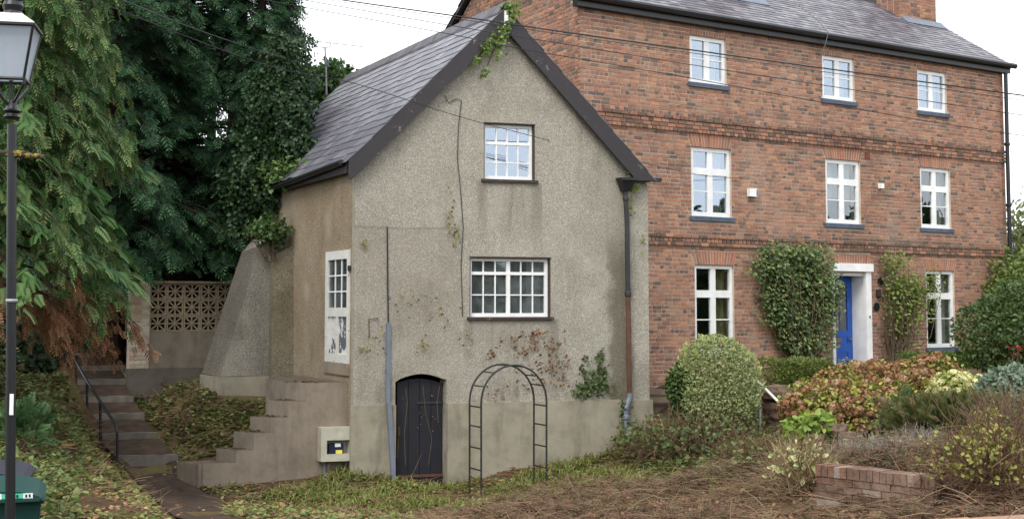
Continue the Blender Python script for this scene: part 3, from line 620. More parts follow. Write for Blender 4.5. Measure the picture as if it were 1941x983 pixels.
mb = MB(); mb.hexa([CP(-.42, .6, 3.3), CP(.015, .6, 3.2), CP(.015, .6, 3.54), CP(-.42, .6, 3.549), CP(-.36, 4.3, 3.5), CP(.015, 4.5, 3.35), CP(.015, 4.5, 3.7), CP(-.36, 4.3, 3.68)]); mb.build('buttress_pier', M_pier, cot)

# ================================================================== door stair beside the cottage
st = thing('door_stair', 'steep concrete stair climbing to the peeling white side door', 'stairs', tuple(CP(-1.2, 0, .5)))
VP_ = np.array([-.75, .66]); VP_ = VP_ / np.hypot(*VP_)
def fl(u): q = CP(u, 0, .22); return q[:2]                    # flank line
rx = [(580, 727), (546, 760), (512, 791), (480, 820), (447, 853)]
us, zs_ = [], []
for x, y in rx:
    a, z = on_plane(x, y, CP(0, 0, .22), U); us.append(a); zs_.append(z)
SW = .56
def skew_block(u0, u1, z, zb_, nm, off=0.0, w0=SW, w1=SW):
    a, b = fl(u0), fl(u1); c = b + VP_ * w1; d = a + VP_ * w0; m = MB()
    m.hexa([np.append(a, zb_), np.append(b, zb_), np.append(c, zb_), np.append(d, zb_), np.append(a, z), np.append(b, z), np.append(c, z), np.append(d, z)]); return m.build(nm, M_step, st)
lv = lambda v: np.append(CP(-.004, 0, v)[:2], 0)
m = MB(); a = fl(us[0]); d = a + VP_ * SW; e = CP(-.004, 0, .22)[:2]; f_ = CP(-.004, 0, 3.2)[:2]; h_ = d + V * 1.2
zt_ = zs_[0] + .012
pol = [a, e, f_, h_, d]; m.prism([np.append(q, -.3) for q in pol], (0, 0, zt_ + .3)); m.build('landing', M_step, st)
for i in range(1, 5): skew_block(us[i], us[i - 1] - .002, zs_[i], -.3, 'step')
q = on_plane(447, 876, CP(0, 0, .22), U); q_low = q[1]; skew_block(us[4] - .62, us[4] - .004, q[1], -.3, 'step', w0=.62, w1=.62)
pf = [(-.004, -.3), (-.004, zt_ - .004)] + [q for i in range(5) for q in ((us[i] + .003, (zs_[i] if i else zt_) - .004), (us[i] + .003, (zs_[i + 1] if i < 4 else q_low) - .004))] + [(us[4] - .55, q_low - .004), (us[4] - .55, -.3)]
MB().prism([CP(a_, z_, .2) for a_, z_ in pf], np.append(V * .03, 0)).build('flank', M_step, st)
# meter box on the stair flank
FLP = lambda a, z, d: CP(a, z, .195 + d)
b0 = on_plane(601, 808, CP(0, 0, .22), U); b1 = on_plane(658, 870, CP(0, 0, .22), U)
mt = thing('meter_box', 'grey open-fronted electricity meter box fixed to the stair wall', 'meter box', tuple(FLP(b0[0], b1[1], -.1)))
A0, A1, Z0, Z1 = b0[0], b1[0], b1[1], b0[1]
mb = MB(); mb.box(FLP, (A0, A0 + .1), (Z0, Z1), (-.2, 0)); mb.box(FLP, (A1 - .035, A1), (Z0, Z1), (-.2, 0)); mb.box(FLP, (A0 + .1, A1 - .035), (Z1 - .22, Z1), (-.199, 0)); mb.box(FLP, (A0 + .1, A1 - .035), (Z0, Z0 + .12), (-.199, 0)); mb.box(FLP, (A0 + .1, A1 - .035), (Z0 + .12, Z1 - .22), (-.02, -.0)); mb.build('casing', M_boxgrey, mt)
mb = MB(); mb.box(FLP, (A0 + .16, A1 - .12), (Z0 + .122, Z1 - .28), (-.13, -.021)); mm = mb.build('meter', M_meter, mt)
mb = MB(); mb.box(FLP, (A0 + .26, A0 + .36), (Z0 + .24, Z0 + .3), (-.14, -.131)); mb.build('dial', M_stickw, mm)
mb = MB(); mb.box(FLP, (A0 + .275, A0 + .385), (Z0 + .125, Z0 + .185), (-.145, -.131)); mb.build('notice', M_yellow, mm)
mb = MB(); mb.tube([FLP(A0 + .1, Z0 + .01, -.07), FLP(A0 + .1, Z0 - .2, -.07), FLP(A0 + .11, .1, -.07)], .026, 7); mb.build('conduit', M_pipegrey, mt)

import bmesh
from mathutils import noise as mnoise
def roughen(o, size=.12, amp=.008):
    bm = bmesh.new(); bm.from_mesh(o.data); bmesh.ops.remove_doubles(bm, verts=bm.verts, dist=.0005)
    for _ in range(3):
        ed = [e for e in bm.edges if e.calc_length() > size * 1.6]
        if not ed or len(bm.edges) > 6000: break
        bmesh.ops.subdivide_edges(bm, edges=ed, cuts=1, use_grid_fill=True)
    bm.normal_update(); sharp = {v: sum(1 for e in v.link_edges if len(e.link_faces) == 2 and e.calc_face_angle(0) > .6) for v in bm.verts}
    for v in bm.verts:
        p = v.co * 3.1; n = mnoise.noise(p) * .6 + mnoise.noise(p * 3.7) * .4
        v.co += v.normal * (n * amp - (abs(mnoise.noise(v.co * 9.0)) * amp * 2.4 if sharp[v] else 0))
    bm.to_mesh(o.data); bm.free(); o.data.update()
for o_ in list(st.children):
    if o_.name != 'flank': roughen(o_)
for o_ in list(cot.children):
    if o_.name.split('.')[0] in ('buttress_plinth', 'buttress_pier', 'door_sill'): roughen(o_, .2, .012)
# ================================================================== path and its steps
lft = [(372, 1015), (330, 983), (285, 940), (250, 905), (226, 878), (222, 868)]; rgt = [(490, 1015), (450, 983), (410, 940), (372, 905), (348, 882), (340, 868)]
mb = MB()
for i in range(6):
    for j in range(7):
        t = j / 6; x = lft[i][0] * (1 - t) + rgt[i][0] * t; y = lft[i][1] * (1 - t) + rgt[i][1] * t; q = ground_hit(x, y, 14); mb.v.append((q[0], q[1], float(ground(q[0], q[1])) + .03))
mb.f = [(i * 7 + j, i * 7 + j + 1, (i + 1) * 7 + j + 1, (i + 1) * 7 + j) for i in range(5) for j in range(6)]
tag(mb.build('path', M_earth, org=(0, 0, 0)), kind='structure')
gs = thing('garden_steps', 'shallow concrete-edged earth steps climbing beside the black handrail', 'steps', tuple(at(275, 880, 23.2)))
SD = [(222, 338, 862, 23.2), (193, 300, 820, 23.9), (162, 274, 783, 24.7), (148, 254, 751, 25.5), (128, 246, 718, 26.3), (132, 244, 692, 27.1), (140, 244, 668, 27.9)]
for i, (xa, xb, y, Y) in enumerate(SD):
    a, b = at(xa, y, Y - .12), at(xb, y, Y + .1); z = (a[2] + b[2]) / 2; Yn = (SD[i + 1][3] - Y) if i + 1 < len(SD) else 1.5
    zn = at(SD[i + 1][0], SD[i + 1][2], SD[i + 1][3])[2] if i + 1 < len(SD) else z + .2
    nx_ = (at((SD[i + 1][0] + SD[i + 1][1]) / 2, SD[i + 1][2], SD[i + 1][3])[:2] - (a + b)[:2] / 2) if i + 1 < len(SD) else np.array((-.1, 1.5))
    cv = nx_ / np.hypot(*nx_) * .12; A_, B_ = a[:2], b[:2]; m = MB(); zz = lambda p, z_: np.append(p, z_)
    m.hexa([zz(A_, z - .45), zz(B_, z - .45), zz(B_ + cv, z - .45), zz(A_ + cv, z - .45), zz(A_, z), zz(B_, z + .01), zz(B_ + cv, z + .008), zz(A_ + cv, z)]); sp = m.build('step', M_pathc, gs)
    m = MB(); n2 = nx_ - cv * .05; m.hexa([zz(A_ + cv, z - .45), zz(B_ + cv, z - .45), zz(B_ + n2, z - .45), zz(A_ + n2, z - .45), zz(A_ + cv, z - .012), zz(B_ + cv, z - .012), zz(B_ + n2, zn - .11), zz(A_ + n2, zn - .11)]); m.build('tread', M_earth, sp)
for o_ in list(gs.children): roughen(o_, .15, .012)
# black tube handrail
hr = thing('handrail', 'black steel tube handrail on posts beside the earth steps', 'handrail', tuple(at(224, 905, 22.6)))
top = [(222, 822, 22.6), (221, 806, 22.65), (190, 760, 23.6), (165, 722, 24.6), (144, 684, 25.6), (126, 645, 26.6), (118, 632, 27)]
mb = MB(); mb.tube([at(*q) for q in top], .026, 8); mb.build('rail', M_black, hr)
for x0, y0, y1, Y in [(222, 818, 925, 22.6), (190, 762, 865, 23.6), (165, 724, 830, 24.6), (144, 686, 790, 25.6), (126, 648, 750, 26.6)]:
    mb = MB(); mb.tube([at(x0, y0, Y), at(x0, y1, Y)], .024, 8); mb.build('post', M_black, hr)

# ================================================================== screen wall of pierced blocks
SWY = 26.3; s_a = at(246, 600, SWY); s_b = at(440, 600, SWY + .9); SU = (s_b - s_a)[:2]; SU = SU / np.hypot(*SU); SN = np.array([-SU[1], SU[0]])
def WP(a, z, d): q = s_a[:2] + SU * a + SN * d; return np.array((q[0], q[1], z))
def wq(px, py): return on_plane(px, py, s_a, SU)
sw = thing('screen_wall', 'low whitewashed garden wall topped by pierced star-pattern concrete blocks', 'wall', tuple(WP(.2, 1.4, 0)))
pa0, pa1 = 0, wq(284, 600)[0]; zt_ = wq(300, 532)[1]; zb_ = wq(300, 720)[1]; zm = wq(330, 628)[1]; zp = wq(270, 698)[1]; end = wq(446, 600)[0]
mb = MB(); mb.box(WP, (pa0 + .005, pa1 - .005), (zp, zt_ - .03), (.012, .33)); core = mb.build('pier', M_mortar, sw)
bc = .085; nrow = int((zt_ - .03 - zp) / bc)
for r in range(nrow):
    cuts = [pa0, pa0 + .23, pa1] if r % 2 else [pa0, pa0 + .115, pa0 + .34, pa1]
    cuts = [c for c in cuts if c <= pa1]
    for c0, c1 in zip(cuts[:-1], cuts[1:]):
        mb = MB(); j = random.uniform(-.004, .003); mb.box(WP, (c0 + .003, c1 - .004), (zp + r * bc + .006, zp + (r + 1) * bc - .004), (j, .02)); mb.build('brick', M_wbrick, core)
mb = MB(); mb.box(WP, (pa1, end), (zp, zm - .002), (.03, .26)); mb.build('base_wall', m_concrete('limewashed_render', rgb(122, 113, 102), .15, dirt=.6), sw)
mb = MB(); mb.box(WP, (pa0 - .02, end), (zb_ - .6, zp - .002), (-.01, .36)); mb.build('footing', m_concrete('dark_footing', rgb(100, 94, 86), .3), sw)
bs = (wq(412, 600)[0] - pa1) / 4; bh = (zt_ - .045 - zm) / 3
def block_mesh(w_, h, dp):
    m = MB(); P = lambda a, z, d: np.array((a, d, z)); e = .035
    m.box(P, (.004, e), (.004, h - .004), (0, dp)); m.box(P, (w_ - e, w_ - .004), (.004, h - .004), (0, dp)); m.box(P, (e, w_ - e), (.004, e), (.001, dp)); m.box(P, (e, w_ - e), (h - e, h - .004), (.001, dp))
    cx, cz = w_ / 2, h / 2
    for i in range(8):
        an = i * PI / 4; R_ = (w_ / 2 - e + .004) * (1 if i % 2 == 0 else 1.38); dx, dz = math.cos(an), math.sin(an); t = .012
        p = [(cx + dx * .02 - dz * t, cz + dz * .02 + dx * t), (cx + dx * .02 + dz * t, cz + dz * .02 - dx * t), (cx + dx * R_ + dz * t * 1.4, cz + dz * R_ - dx * t * 1.4), (cx + dx * R_ - dz * t * 1.4, cz + dz * R_ + dx * t * 1.4)]
        m.prism([P(a, z, .006 + .001 * i) for a, z in p], (0, dp - .02, 0))
    m.lathe((cx, .004, cz), [(.035, 0), (.035, dp - .012)], 8, (0, 1, 0)); return m.mesh('screen_block', M_screen)
bm_ = block_mesh(bs, bh, .1); rotz = math.atan2(SU[1], SU[0])
for r in range(3):
    for c in range(5):
        q = WP(pa1 + c * bs, zm + r * bh, .05); piece('screen_block', bm_, sw, Matrix.Translation(q) @ Matrix.Rotation(rotz, 4, 'Z'))
mb = MB(); mb.box(WP, (pa1 - .01, end), (zt_ - .043, zt_), (.0, .2)); mb.build('coping', M_screen, sw)

# ================================================================== brick house
HA = np.array([.839, .544]); HA = HA / np.hypot(*HA); _h0 = at(1300, 400, 27.86); _a0, _ = on_plane(1095, 100, _h0, HA); HC = _h0[:2] + HA * _a0
HN = np.array([-HA[1], HA[0]])                      # into the house
HLn = 13.85
def HP(a, z, d): q = HC + HA * a + HN * d; return np.array((q[0], q[1], z))          # front wall frame
def HS(s, z, d): q = HC + V * s + np.array([V[1], -V[0]]) * d; return np.array((q[0], q[1], z))  # left gable frame, d into the house
hs = thing('brick_house', 'three-storey red brick house with white casements, string courses and blue door', 'house', (HC[0], HC[1], 0))
EH = 9.47; RS, RZ, BS = 3.3, 11.75, 7.3
TOPW = [(3.03, 4.09), (7.12, 8.2), (10.48, 11.58)]; MIDW = [(3.04, 4.2), (7.17, 8.34), (10.5, 11.64)]; GRW = [(3.11, 4.24), (10.63, 11.7)]
tz, mz, gz_ = (8.17, 9.22), (5.24, 6.76), (2.28, 4.19); DR = (7.36, 8.52, 1.7, 4.12)
holes = [(*c, *tz) for c in TOPW] + [(*c, *mz) for c in MIDW] + [(*c, *gz_) for c in GRW] + [DR]
mb = MB(); mb.holes([(.06, .6), (HLn, .6), (HLn, EH), (.06, EH)], [rect(*h) for h in holes], lambda a, z, d: HP(a, z, d + .012), .3)
hw = mb.build('front_wall', M_mortar, hs)
gab = [(0, .6), (BS, .6), (BS, 9.4), (RS, RZ), (0.0, EH)]
mb = MB(); mb.prism([HS(max(s, .03), z, .012) for s, z in gab], np.append(HA * .25, 0)); hwl = mb.build('gable_wall', M_mortar, hs)
RB = HC + HA * HLn
mb = MB(); mb.prism([np.array((*(RB + V * s), z)) for s, z in gab], np.append(-np.array([V[1], -V[0]]) * .25, 0)); mb.build('far_gable_wall', M_brick, hs)
mb = MB(); b_, c_ = HC + V * (BS - .02), RB + V * (BS - .02); nn = V * -.2
mb.hexa([(*b_, .6), (*c_, .6), (*(c_ + nn), .6), (*(b_ + nn), .6), (*b_, 9.4), (*c_, 9.4), (*(c_ + nn), 9.4), (*(b_ + nn), 9.4)]); mb.build('rear_wall', M_brick, hs)
mb = MB()
for zf in (4.55, 7.1): mb.hexa([HP(.3, zf, .32), HP(HLn - .3, zf, .32), (*(RB + V * (BS - .3) - HA * .6), zf), (*(HC + V * (BS - .3) + HA * .6), zf), HP(.3, zf + .08, .32), HP(HLn - .3, zf + .08, .32), (*(RB + V * (BS - .3) - HA * .6), zf + .08), (*(HC + V * (BS - .3) + HA * .6), zf + .08)])
mb.build('floor_boards', M_room, hs)
# partition close behind the windows keeps the rooms shallow and dark
# --- bricks
CRS = .085; BL = .235
archs = [(c[0], c[1], tz[1], .12, .02) for c in TOPW] + [(c[0], c[1], mz[1], .3, .09) for c in MIDW] + [(c[0], c[1], gz_[1], .3, .1) for c in GRW] + [(7.3, 8.6, 4.31, .22, .05)]
SUR = (7.27, 8.61, 1.7, 4.31)                        # door surround footprint
def blocked(z0, z1):
    out = []
    for h in holes:
        if h[2] < z1 - .01 and h[3] > z0 + .01: out.append((h[0] - .002, h[1] + .002))
    if SUR[2] < z1 and SUR[3] > z0 + .005: out.append((SUR[0], SUR[1]))
    for c in TOPW: 
        if tz[0] - .1 < z1 - .01 and tz[0] > z0 + .01: out.append((c[0] - .05, c[1] + .05))
    for c in MIDW:
        if mz[0] - .1 < z1 - .01 and mz[0] > z0 + .01: out.append((c[0] - .05, c[1] + .05))
    for c in GRW:
        if gz_[0] - .1 < z1 - .01 and gz_[0] > z0 + .01: out.append((c[0] - .05, c[1] + .05))
    for a0, a1, zb2, hh, spl in archs:
        if zb2 < z1 - .01 and zb2 + hh > z0 + .01:
            e = spl * min(1, max(0, (z1 - zb2) / hh)); out.append((a0 - e, a1 + e))
    return out
def free(lo, hi, blk):
    seg = [(lo, hi)]
    for b in blk:
        n = []
        for s in seg:
            if b[1] <= s[0] or b[0] >= s[1]: n.append(s); continue
            if b[0] > s[0]: n.append((s[0], b[0]))
            if b[1] < s[1]: n.append((b[1], s[1]))
        seg = n
    return seg
front, gableb = [], []                              # (a0, a1, z0, z1, proud, sooty)
nC = int((EH - 1.1) / CRS)
for r in range(nC):
    z0 = 1.1 + r * CRS; z1 = z0 + CRS; zc = (z0 + z1) / 2
    pr = 0; soot = 0
    if 7.09 < zc < 7.36 or 4.6 < zc < 4.88: pr = .03; soot = .5
    if 7.09 < zc < 7.175 or 4.6 < zc < 4.69: pr = .055
    if 7.28 < zc < 7.36 or 4.79 < zc < 4.88: pr = .05; soot = .9
    if 7.36 < zc < 7.44 or 4.88 < zc < 4.96: soot = .7
    header = (r % 4 == 2) or random.random() < .12; bl = .118 if header else BL; off = (r * .61 % 1) * bl if not header else .06 * (r % 2)
    for s0_, s1_ in free(0.0 - pr, HLn, blocked(z0, z1)):
        a = s0_ - (off if s0_ < .1 else 0); a = s0_; first = True
        while a < s1_ - .015:
            L_ = bl * random.uniform(.93, 1.06) * (1 if not first else (.5 + .5 * ((r * 7) % 3) / 2))
            if not header and random.random() < .18: L_ *= .52
            b = min(a + L_, s1_)
            if s1_ - b < .04: b = s1_
            front.append((a + .010, b - .010, z0 + .0105 + random.uniform(-.002, .002), z1 - .0105 + random.uniform(-.002, .002), pr + random.uniform(-.004, .004), random.random() < soot)); a = b; first = False
for r in range(int((RZ - 5.5) / CRS)):
    z0 = 5.5 + r * CRS; z1 = z0 + CRS
    lim = lambda z: (max(0, (z - EH) / (RZ - EH) * RS), BS - max(0, (z - 9.4) / (RZ - 9.4) * (BS - RS)))
    l_, h_ = lim(z1); header = r % 4 == 2; bl = .118 if header else BL
    a = l_ + .012 if l_ > .02 else .0; first = True
    while a < h_ - .03:
        L_ = bl * random.uniform(.93, 1.06) * (.55 if first and r % 2 else 1); b = min(a + L_, h_)
        gableb.append((a + .010, b - .010, z0 + .0105, z1 - .0105, random.uniform(-.004, .004), False)); a = b; first = False
BM = {}
def brick_obj(P, it, mat, parent, deep=.02):
    m = MB(); m.box(P, (it[0], it[1]), (it[2], it[3]), (-it[4], deep)); m.build('brick', mat, parent)
def seen(c):
    x, y = proj(c); roofx = 1232
    return 0 <= y <= 983 and (x > 1236 or (x > 960 and y < 35 + (x - 965) * 1.12 - 30)) and not (1410 < x < 1575 and 465 < y < 680) and not (1270 < x < 1440 and y > 640) and y < 700
def lay(lst, P, parent, keep):
    far, fars = MB(), MB(); srt = []
    for it in lst:
        c = P((it[0] + it[1]) / 2, (it[2] + it[3]) / 2, 0); srt.append((0 if seen(c) else 1, np.linalg.norm(c - EYE) / max(.3, (it[1] - it[0]) / BL) ** .5, it))
    srt.sort(key=lambda q: q[:2])
    for q in srt[:keep]: brick_obj(P, q[2], M_strdark if q[2][5] else M_brick, parent)
    for q in srt[keep:]: (fars if q[2][5] else far).box(P, q[2][:2], q[2][2:4], (-q[2][4], .02))
    if far.v: far.build('brick_field', M_brick, parent)['kind'] = 'stuff'
    if fars.v: fars.build('sooty_brick_field', M_strdark, parent)['kind'] = 'stuff'
lay(front, HP, hw, 300); lay(gableb, HS, hwl, 150)
# flat arches of rubbed brick, one voussoir at a time
for a0, a1, zb2, hh, spl in archs:
    n = 15 if hh > .15 else 14; mb = MB(); mb.box(HP, (a0, a1), (zb2 + .01, zb2 + hh - .01), (.0, .02)); ar = mb.build('flat_arch', M_mortar, hw)
    for i in range(n):
        x0 = a0 + (a1 - a0) * i / n + .009; x1 = a0 + (a1 - a0) * (i + 1) / n - .009; f0 = spl * (2 * i / n - 1); f1 = spl * (2 * (i + 1) / n - 1); p = random.uniform(.002, .008); m = MB()
        m.hexa([HP(x0, zb2 + .004, -p), HP(x1, zb2 + .004, -p), HP(x1, zb2 + .004, .0), HP(x0, zb2 + .004, .0), HP(x0 + f0, zb2 + hh - .006, -p), HP(x1 + f1, zb2 + hh - .006, -p), HP(x1 + f1, zb2 + hh - .006, .0), HP(x0 + f0, zb2 + hh - .006, .0)])
        m.build('voussoir', M_arch, ar)
# windows
SILL = (.095, .06, .05, M_sill)
for i, c in enumerate(TOPW):
    m_ = sum(c) / 2; zz = tz[0] + .09
    window(hs, HP, *c, *tz, [(m_, .15, -.004)], [((zz + tz[1]) / 2 - .01, .026, .01)], M_white, M_glass_up, .09, .05, .08, sill=SILL, curt=[(c[0] + .1, c[1] - .1, tz[0] + .05, tz[1] - .02, M_curtain, .012)] if i == 2 else [(m_ + .05, c[1] - .1, tz[0] + .05, tz[1] - .05, M_curtain, .03)])
for i, c in enumerate(MIDW):
    m_ = sum(c) / 2; cu = [[(m_ + .1, c[1] - .08, mz[0] + .05, mz[1] - .05, M_curtain, .03)], [(c[0] + .09, c[1] - .09, mz[0] + .62, mz[1] - .04, M_curtain, .01)], [(c[0] + .05, c[0] + .2, mz[0] + .05, mz[1] - .05, M_curtain, .02), (c[1] - .28, c[1] - .08, mz[0] + .05, mz[1] - .05, M_curtain, .02)]][i]
    window(hs, HP, *c, *mz, [(m_, .15, -.004)], [(mz[0] + .56, .026, .01), (mz[0] + 1.0, .15, -.002)], M_white, M_glass_up if i == 0 else M_glass_lo, .09, .05, .08, sill=SILL, curt=cu)
for i, c in enumerate(GRW):
    m_ = sum(c) / 2; cu = [[(m_ + .2, c[1] - .06, gz_[0], gz_[1] - .03, M_curtain2, .03)], [(m_ + .08, c[1] - .08, gz_[0], gz_[1] - .03, M_curtain, .02)]][i]
    window(hs, HP, *c, *gz_, [(m_, .15, -.004)], [(gz_[0] + .72, .026, .01), (gz_[0] + 1.28, .16, -.002)], M_white, M_glass_lo, .08, .05, .08, sill=SILL, curt=cu)
# door case and door
mb = MB(); mb.box(HP, (7.27, 7.36), (1.5, 4.12), (-.05, .05)); mb.box(HP, (8.42, 8.6), (1.5, 4.12), (-.05, .05)); mb.box(HP, (7.25, 8.64), (4.122, 4.31), (-.09, .05)); dc = mb.build('door_case', M_white, hs)
mb = MB(); mb.box(HP, (8.44, 8.515), (1.5, 4.1), (.052, .5)); mb.box(HP, (7.365, 8.438), (4.02, 4.115), (.052, .5)); mb.box(HP, (7.362, 7.42), (1.5, 4.0), (.052, .5)); mb.build('door_lining', M_white, dc)
mb = MB(); dz0 = 1.75; D0 = .42
mb.box(HP, (7.425, 7.57), (dz0, 4.0), (D0, D0 + .045)); mb.box(HP, (8.27, 8.436), (dz0, 4.0), (D0, D0 + .045))
for z0, z1 in ((3.86, 4.0), (2.58, 2.72), (2.2, 2.42), (dz0, dz0 + .2)): mb.box(HP, (7.57, 8.27), (z0, z1), (D0 + .001, D0 + .045))
fd = mb.build('front_door', M_blue, hs)
mb = MB(); mb.box(HP, (7.57, 8.27), (2.42, 2.58), (D0 + .015, D0 + .03)); mb.box(HP, (7.57, 8.27), (dz0 + .2, 2.2), (D0 + .015, D0 + .03)); mb.build('door_panel', M_blue, fd)
mb = MB(); mb.box(HP, (7.57, 8.27), (2.72, 3.86), (D0 + .02, D0 + .028)); mb.build('door_glass', M_glass_lo, fd)
mb = MB(); mb.box(HP, (7.74, 8.04), (2.44, 2.55), (D0 - .012, D0 + .014)); mb.build('letter_plate', M_brass, fd)
mb = MB(); mb.lathe(HP(8.33, 2.5, D0), [(.02, 0), (.02, -.0), (.035, .03), (.03, .06), (.01, .07)], 10, tuple(np.append(-HN, 0))); mb.build('door_knob', M_brass, fd)
mb = MB(); mb.cbox(HP(8.52, 3.05, -.055), (.03, .02, .05)); mb.build('bell_push', M_black, dc)
# gutter, fascia, roof, chimneys
mb = MB(); mb.box(HP, (-.12, HLn + .12), (EH - .04, EH + .13), (-.16, -.0)); mb.build('fascia', M_black, hs)
mb = MB(); mb.tube([HP(a, EH + .15, -.24) for a in np.linspace(-.14, HLn + .22, 12)], .075, 8); mb.build('gutter', M_black, hs)
def HR(t, a, n):     # front slope: t from eave to ridge, a along
    e = HP(a, EH + .16, -.2); q = HC + HA * a + V * RS + HA * 0; r_ = np.array((q[0], q[1], RZ + .1)); sl_ = r_ - e; nr_ = np.cross(np.append(HA, 0), sl_); nr_ = nr_ / np.linalg.norm(nr_); nr_ = nr_ if nr_[2] > 0 else -nr_
    return e + sl_ * t + nr_ * n
HLs = float(np.linalg.norm(HR(1, 0, 0) - HR(0, 0, 0)))
def HB(t, a, n):
    e = np.array((*(HC + HA * a + V * (BS + .2)), 9.45)); q = HC + HA * a + V * RS; return e + (np.array((*q, RZ + .1)) - e) * t + np.array((0, 0, n))
mb = MB()
for T in (HR, HB): mb.hexa([T(0, -.14, -.09), T(0, HLn + .14, -.09), T(1, HLn + .14, -.09), T(1, -.14, -.09), T(0, -.14, 0), T(0, HLn + .14, 0), T(1, HLn + .14, 0), T(1, -.14, 0)])
hroof = mb.build('roof', M_black, hs)
slates(lambda t, v, n: HR(t, v, n), HLs, None, HLn + .3, -.15, hroof, M_hslate, .27, 300, None, vis=lambda x, y: y > 2, expo=.2)
slates(lambda t, v, n: HB(t, v, n), HLs, None, HLn + .3, -.15, hroof, M_hslate, .6, 0, None, expo=.4)
mb = MB(); mb.tube([HR(1, a, .03) for a in np.linspace(-.15, HLn + .15, 30)], .09, 6); mb.build('ridge', M_ridge, hroof)
def chimney(px0, px1, py, s):
    P0 = HC + V * s; a0 = on_plane(px0, py, P0, HA)[0]; a1 = on_plane(px1, py, P0, HA)[0]; zz = HR(s / RS, a0, 0)[2]
    core = MB(); Q = lambda a, z, d: np.array((*(HC + HA * a + V * (s + d)), z)); core.box(Q, (a0 + .01, a1 - .01), (zz - .7, zz + 3.2), (.01, .9)); cc = core.build('chimney', M_mortar, hroof)
    n = int(3.6 / CRS); rest = MB()
    def put(P, a, z, d):
        x, y = proj(P(a[0], z[0], d[0]))
        if y > -4: MB().box(P, a, z, d).build('brick', M_brick, cc)
        else: rest.box(P, a, z, d)
    for r in range(n):
        z0 = zz - .5 + r * CRS; x = a0; k2 = 0
        while x < a1 - .02:
            b = min(x + (BL if (k2 or r % 2) else .12), a1); put(Q, (x + .005, b - .005), (z0 + .006, z0 + CRS - .006), (random.uniform(-.004, .003), .012)); x = b; k2 = 1
        y = 0.0
        while y < .9: put(lambda d, z, q: Q(a0 + q, z, d), (y + .02, min(.9, y + BL) - .005), (z0 + .006, z0 + CRS - .006), (0, .012)); y += BL
    rest.build('brick_field', M_brick, cc)['kind'] = 'stuff'
    mb = MB(); mb.box(Q, (a0 - .1, a1 + .1), (zz + 3.2, zz + 3.35), (-.06, .96)); mb.build('cap', M_stone, cc)
    mb = MB(); t = (s - .06) / RS; mb.hexa([HR(t - .06, a0 - .06, .03), HR(t - .06, a1 + .06, .03), HR(t + .02, a1 + .06, .03), HR(t + .02, a0 - .06, .03), HR(t - .06, a0 - .06, .042), HR(t - .06, a1 + .06, .042), HR(t + .02, a1 + .06, .1), HR(t + .02, a0 - .06, .1)]); mb.build('flashing', M_lead, cc)
chimney(1383, 1437, 12, 1.6); chimney(1706, 1775, 50, 2.25)
mb = MB(); q = [HP(HLn - .06, EH - .02, -.14), HP(HLn - .06, 7.4, -.13), HP(HLn - .06, 4.9, -.13), HP(HLn - .06, 1.8, -.13)]; mb.tube(q, .055, 8)
for z in (7.5, 5.9, 4.7): mb.lathe(HP(HLn - .06, z, -.13), [(.06, 0), (.075, .02), (.075, .07), (.06, .09)], 8)
mb.build('downpipe', M_black, hs)
# fittings on the wall
mb = MB(); mb.box(HP, (4.66, 4.9), (5.74, 5.92), (-.1, .0)); fb = mb.build('flue_terminal', M_white, hs); mb = MB(); mb.box(HP, (4.86, 4.88), (5.76, 5.9), (-.112, -.1)); mb.build('flue_slot', M_black, fb)
mb = MB(); mb.box(HP, (8.95, 9.06), (6.14, 6.26), (-.1, 0)); mb.build('sensor', M_white, hs)
mb = MB(); mb.box(HP, (8.52, 8.68), (6.84, 7.0), (-.012, .0)); mb.build('air_brick', M_terra, hs)
mb = MB(); mb.lathe(HP(8.8, 3.29, -.012), [(.1, 0), (.1, .015), (.085, .02)], 16, tuple(np.append(-HN, 0))); mb.build('house_plaque', M_black, hs)
mb = MB(); mb.cbox(HP(8.84, 3.62, -.05), (.1, .1, .17)); mb.lathe(HP(8.84, 3.5, -.06), [(.03, 0), (.045, .05), (.03, .09)], 8); mb.build('wall_lamp', M_black, hs)
mb = MB(); mb.lathe(HP(8.95, 3.9, -.015), [(.09, 0), (.09, .015)], 14, tuple(np.append(-HN, 0))); mb.build('house_plaque', M_black, hs)
mb = MB(); mb.tube([HP(6.02, EH + .75, -.3), HP(6.6, EH + .45, -.36), HP(6.95, EH + .2, -.36), HP(7.02, EH - .05, -.2), HP(7.03, EH - .3, -.02)], .012, 5); mb.build('aerial_lead', M_alu, hs)

# ================================================================== garden walls
def stone_mesh(seed, mat, rough=.12, rnd=.45):
    r = random.Random(seed); idx = {}; m = MB()
    def key(p):
        if p not in idx:
            v = Vector(p); n = v.normalized() * 1.15; q = v.lerp(n, rnd); q = Vector((q.x * .5, q.y * .5, q.z * .5)) + Vector([r.uniform(-rough, rough) * .5 for _ in range(3)]); idx[p] = len(m.v); m.v.append(tuple(q))
        return idx[p]
    for ax in range(3):
        for sg in (-1, 1):
            for i in (-1, 0):
                for j in (-1, 0):
                    c = []
                    for di, dj in ((0, 0), (1, 0), (1, 1), (0, 1)):
                        p = [0, 0, 0]; p[ax] = sg; p[(ax + 1) % 3] = i + di; p[(ax + 2) % 3] = j + dj; c.append(key(tuple(p)))
                    m.f.append(tuple(c if sg > 0 else reversed(c)))
    return m.mesh('stone', mat)
ST = [stone_mesh(i, M_rubble) for i in range(5)]
def S4(q, s, rz, tilt=.06): return Matrix.Translation(q) @ Matrix.Rotation(rz, 4, 'Z') @ Matrix.Rotation(random.uniform(-tilt, tilt), 4, 'X') @ Matrix.Rotation(random.uniform(-tilt, tilt), 4, 'Y') @ Matrix.Diagonal((*s, 1))
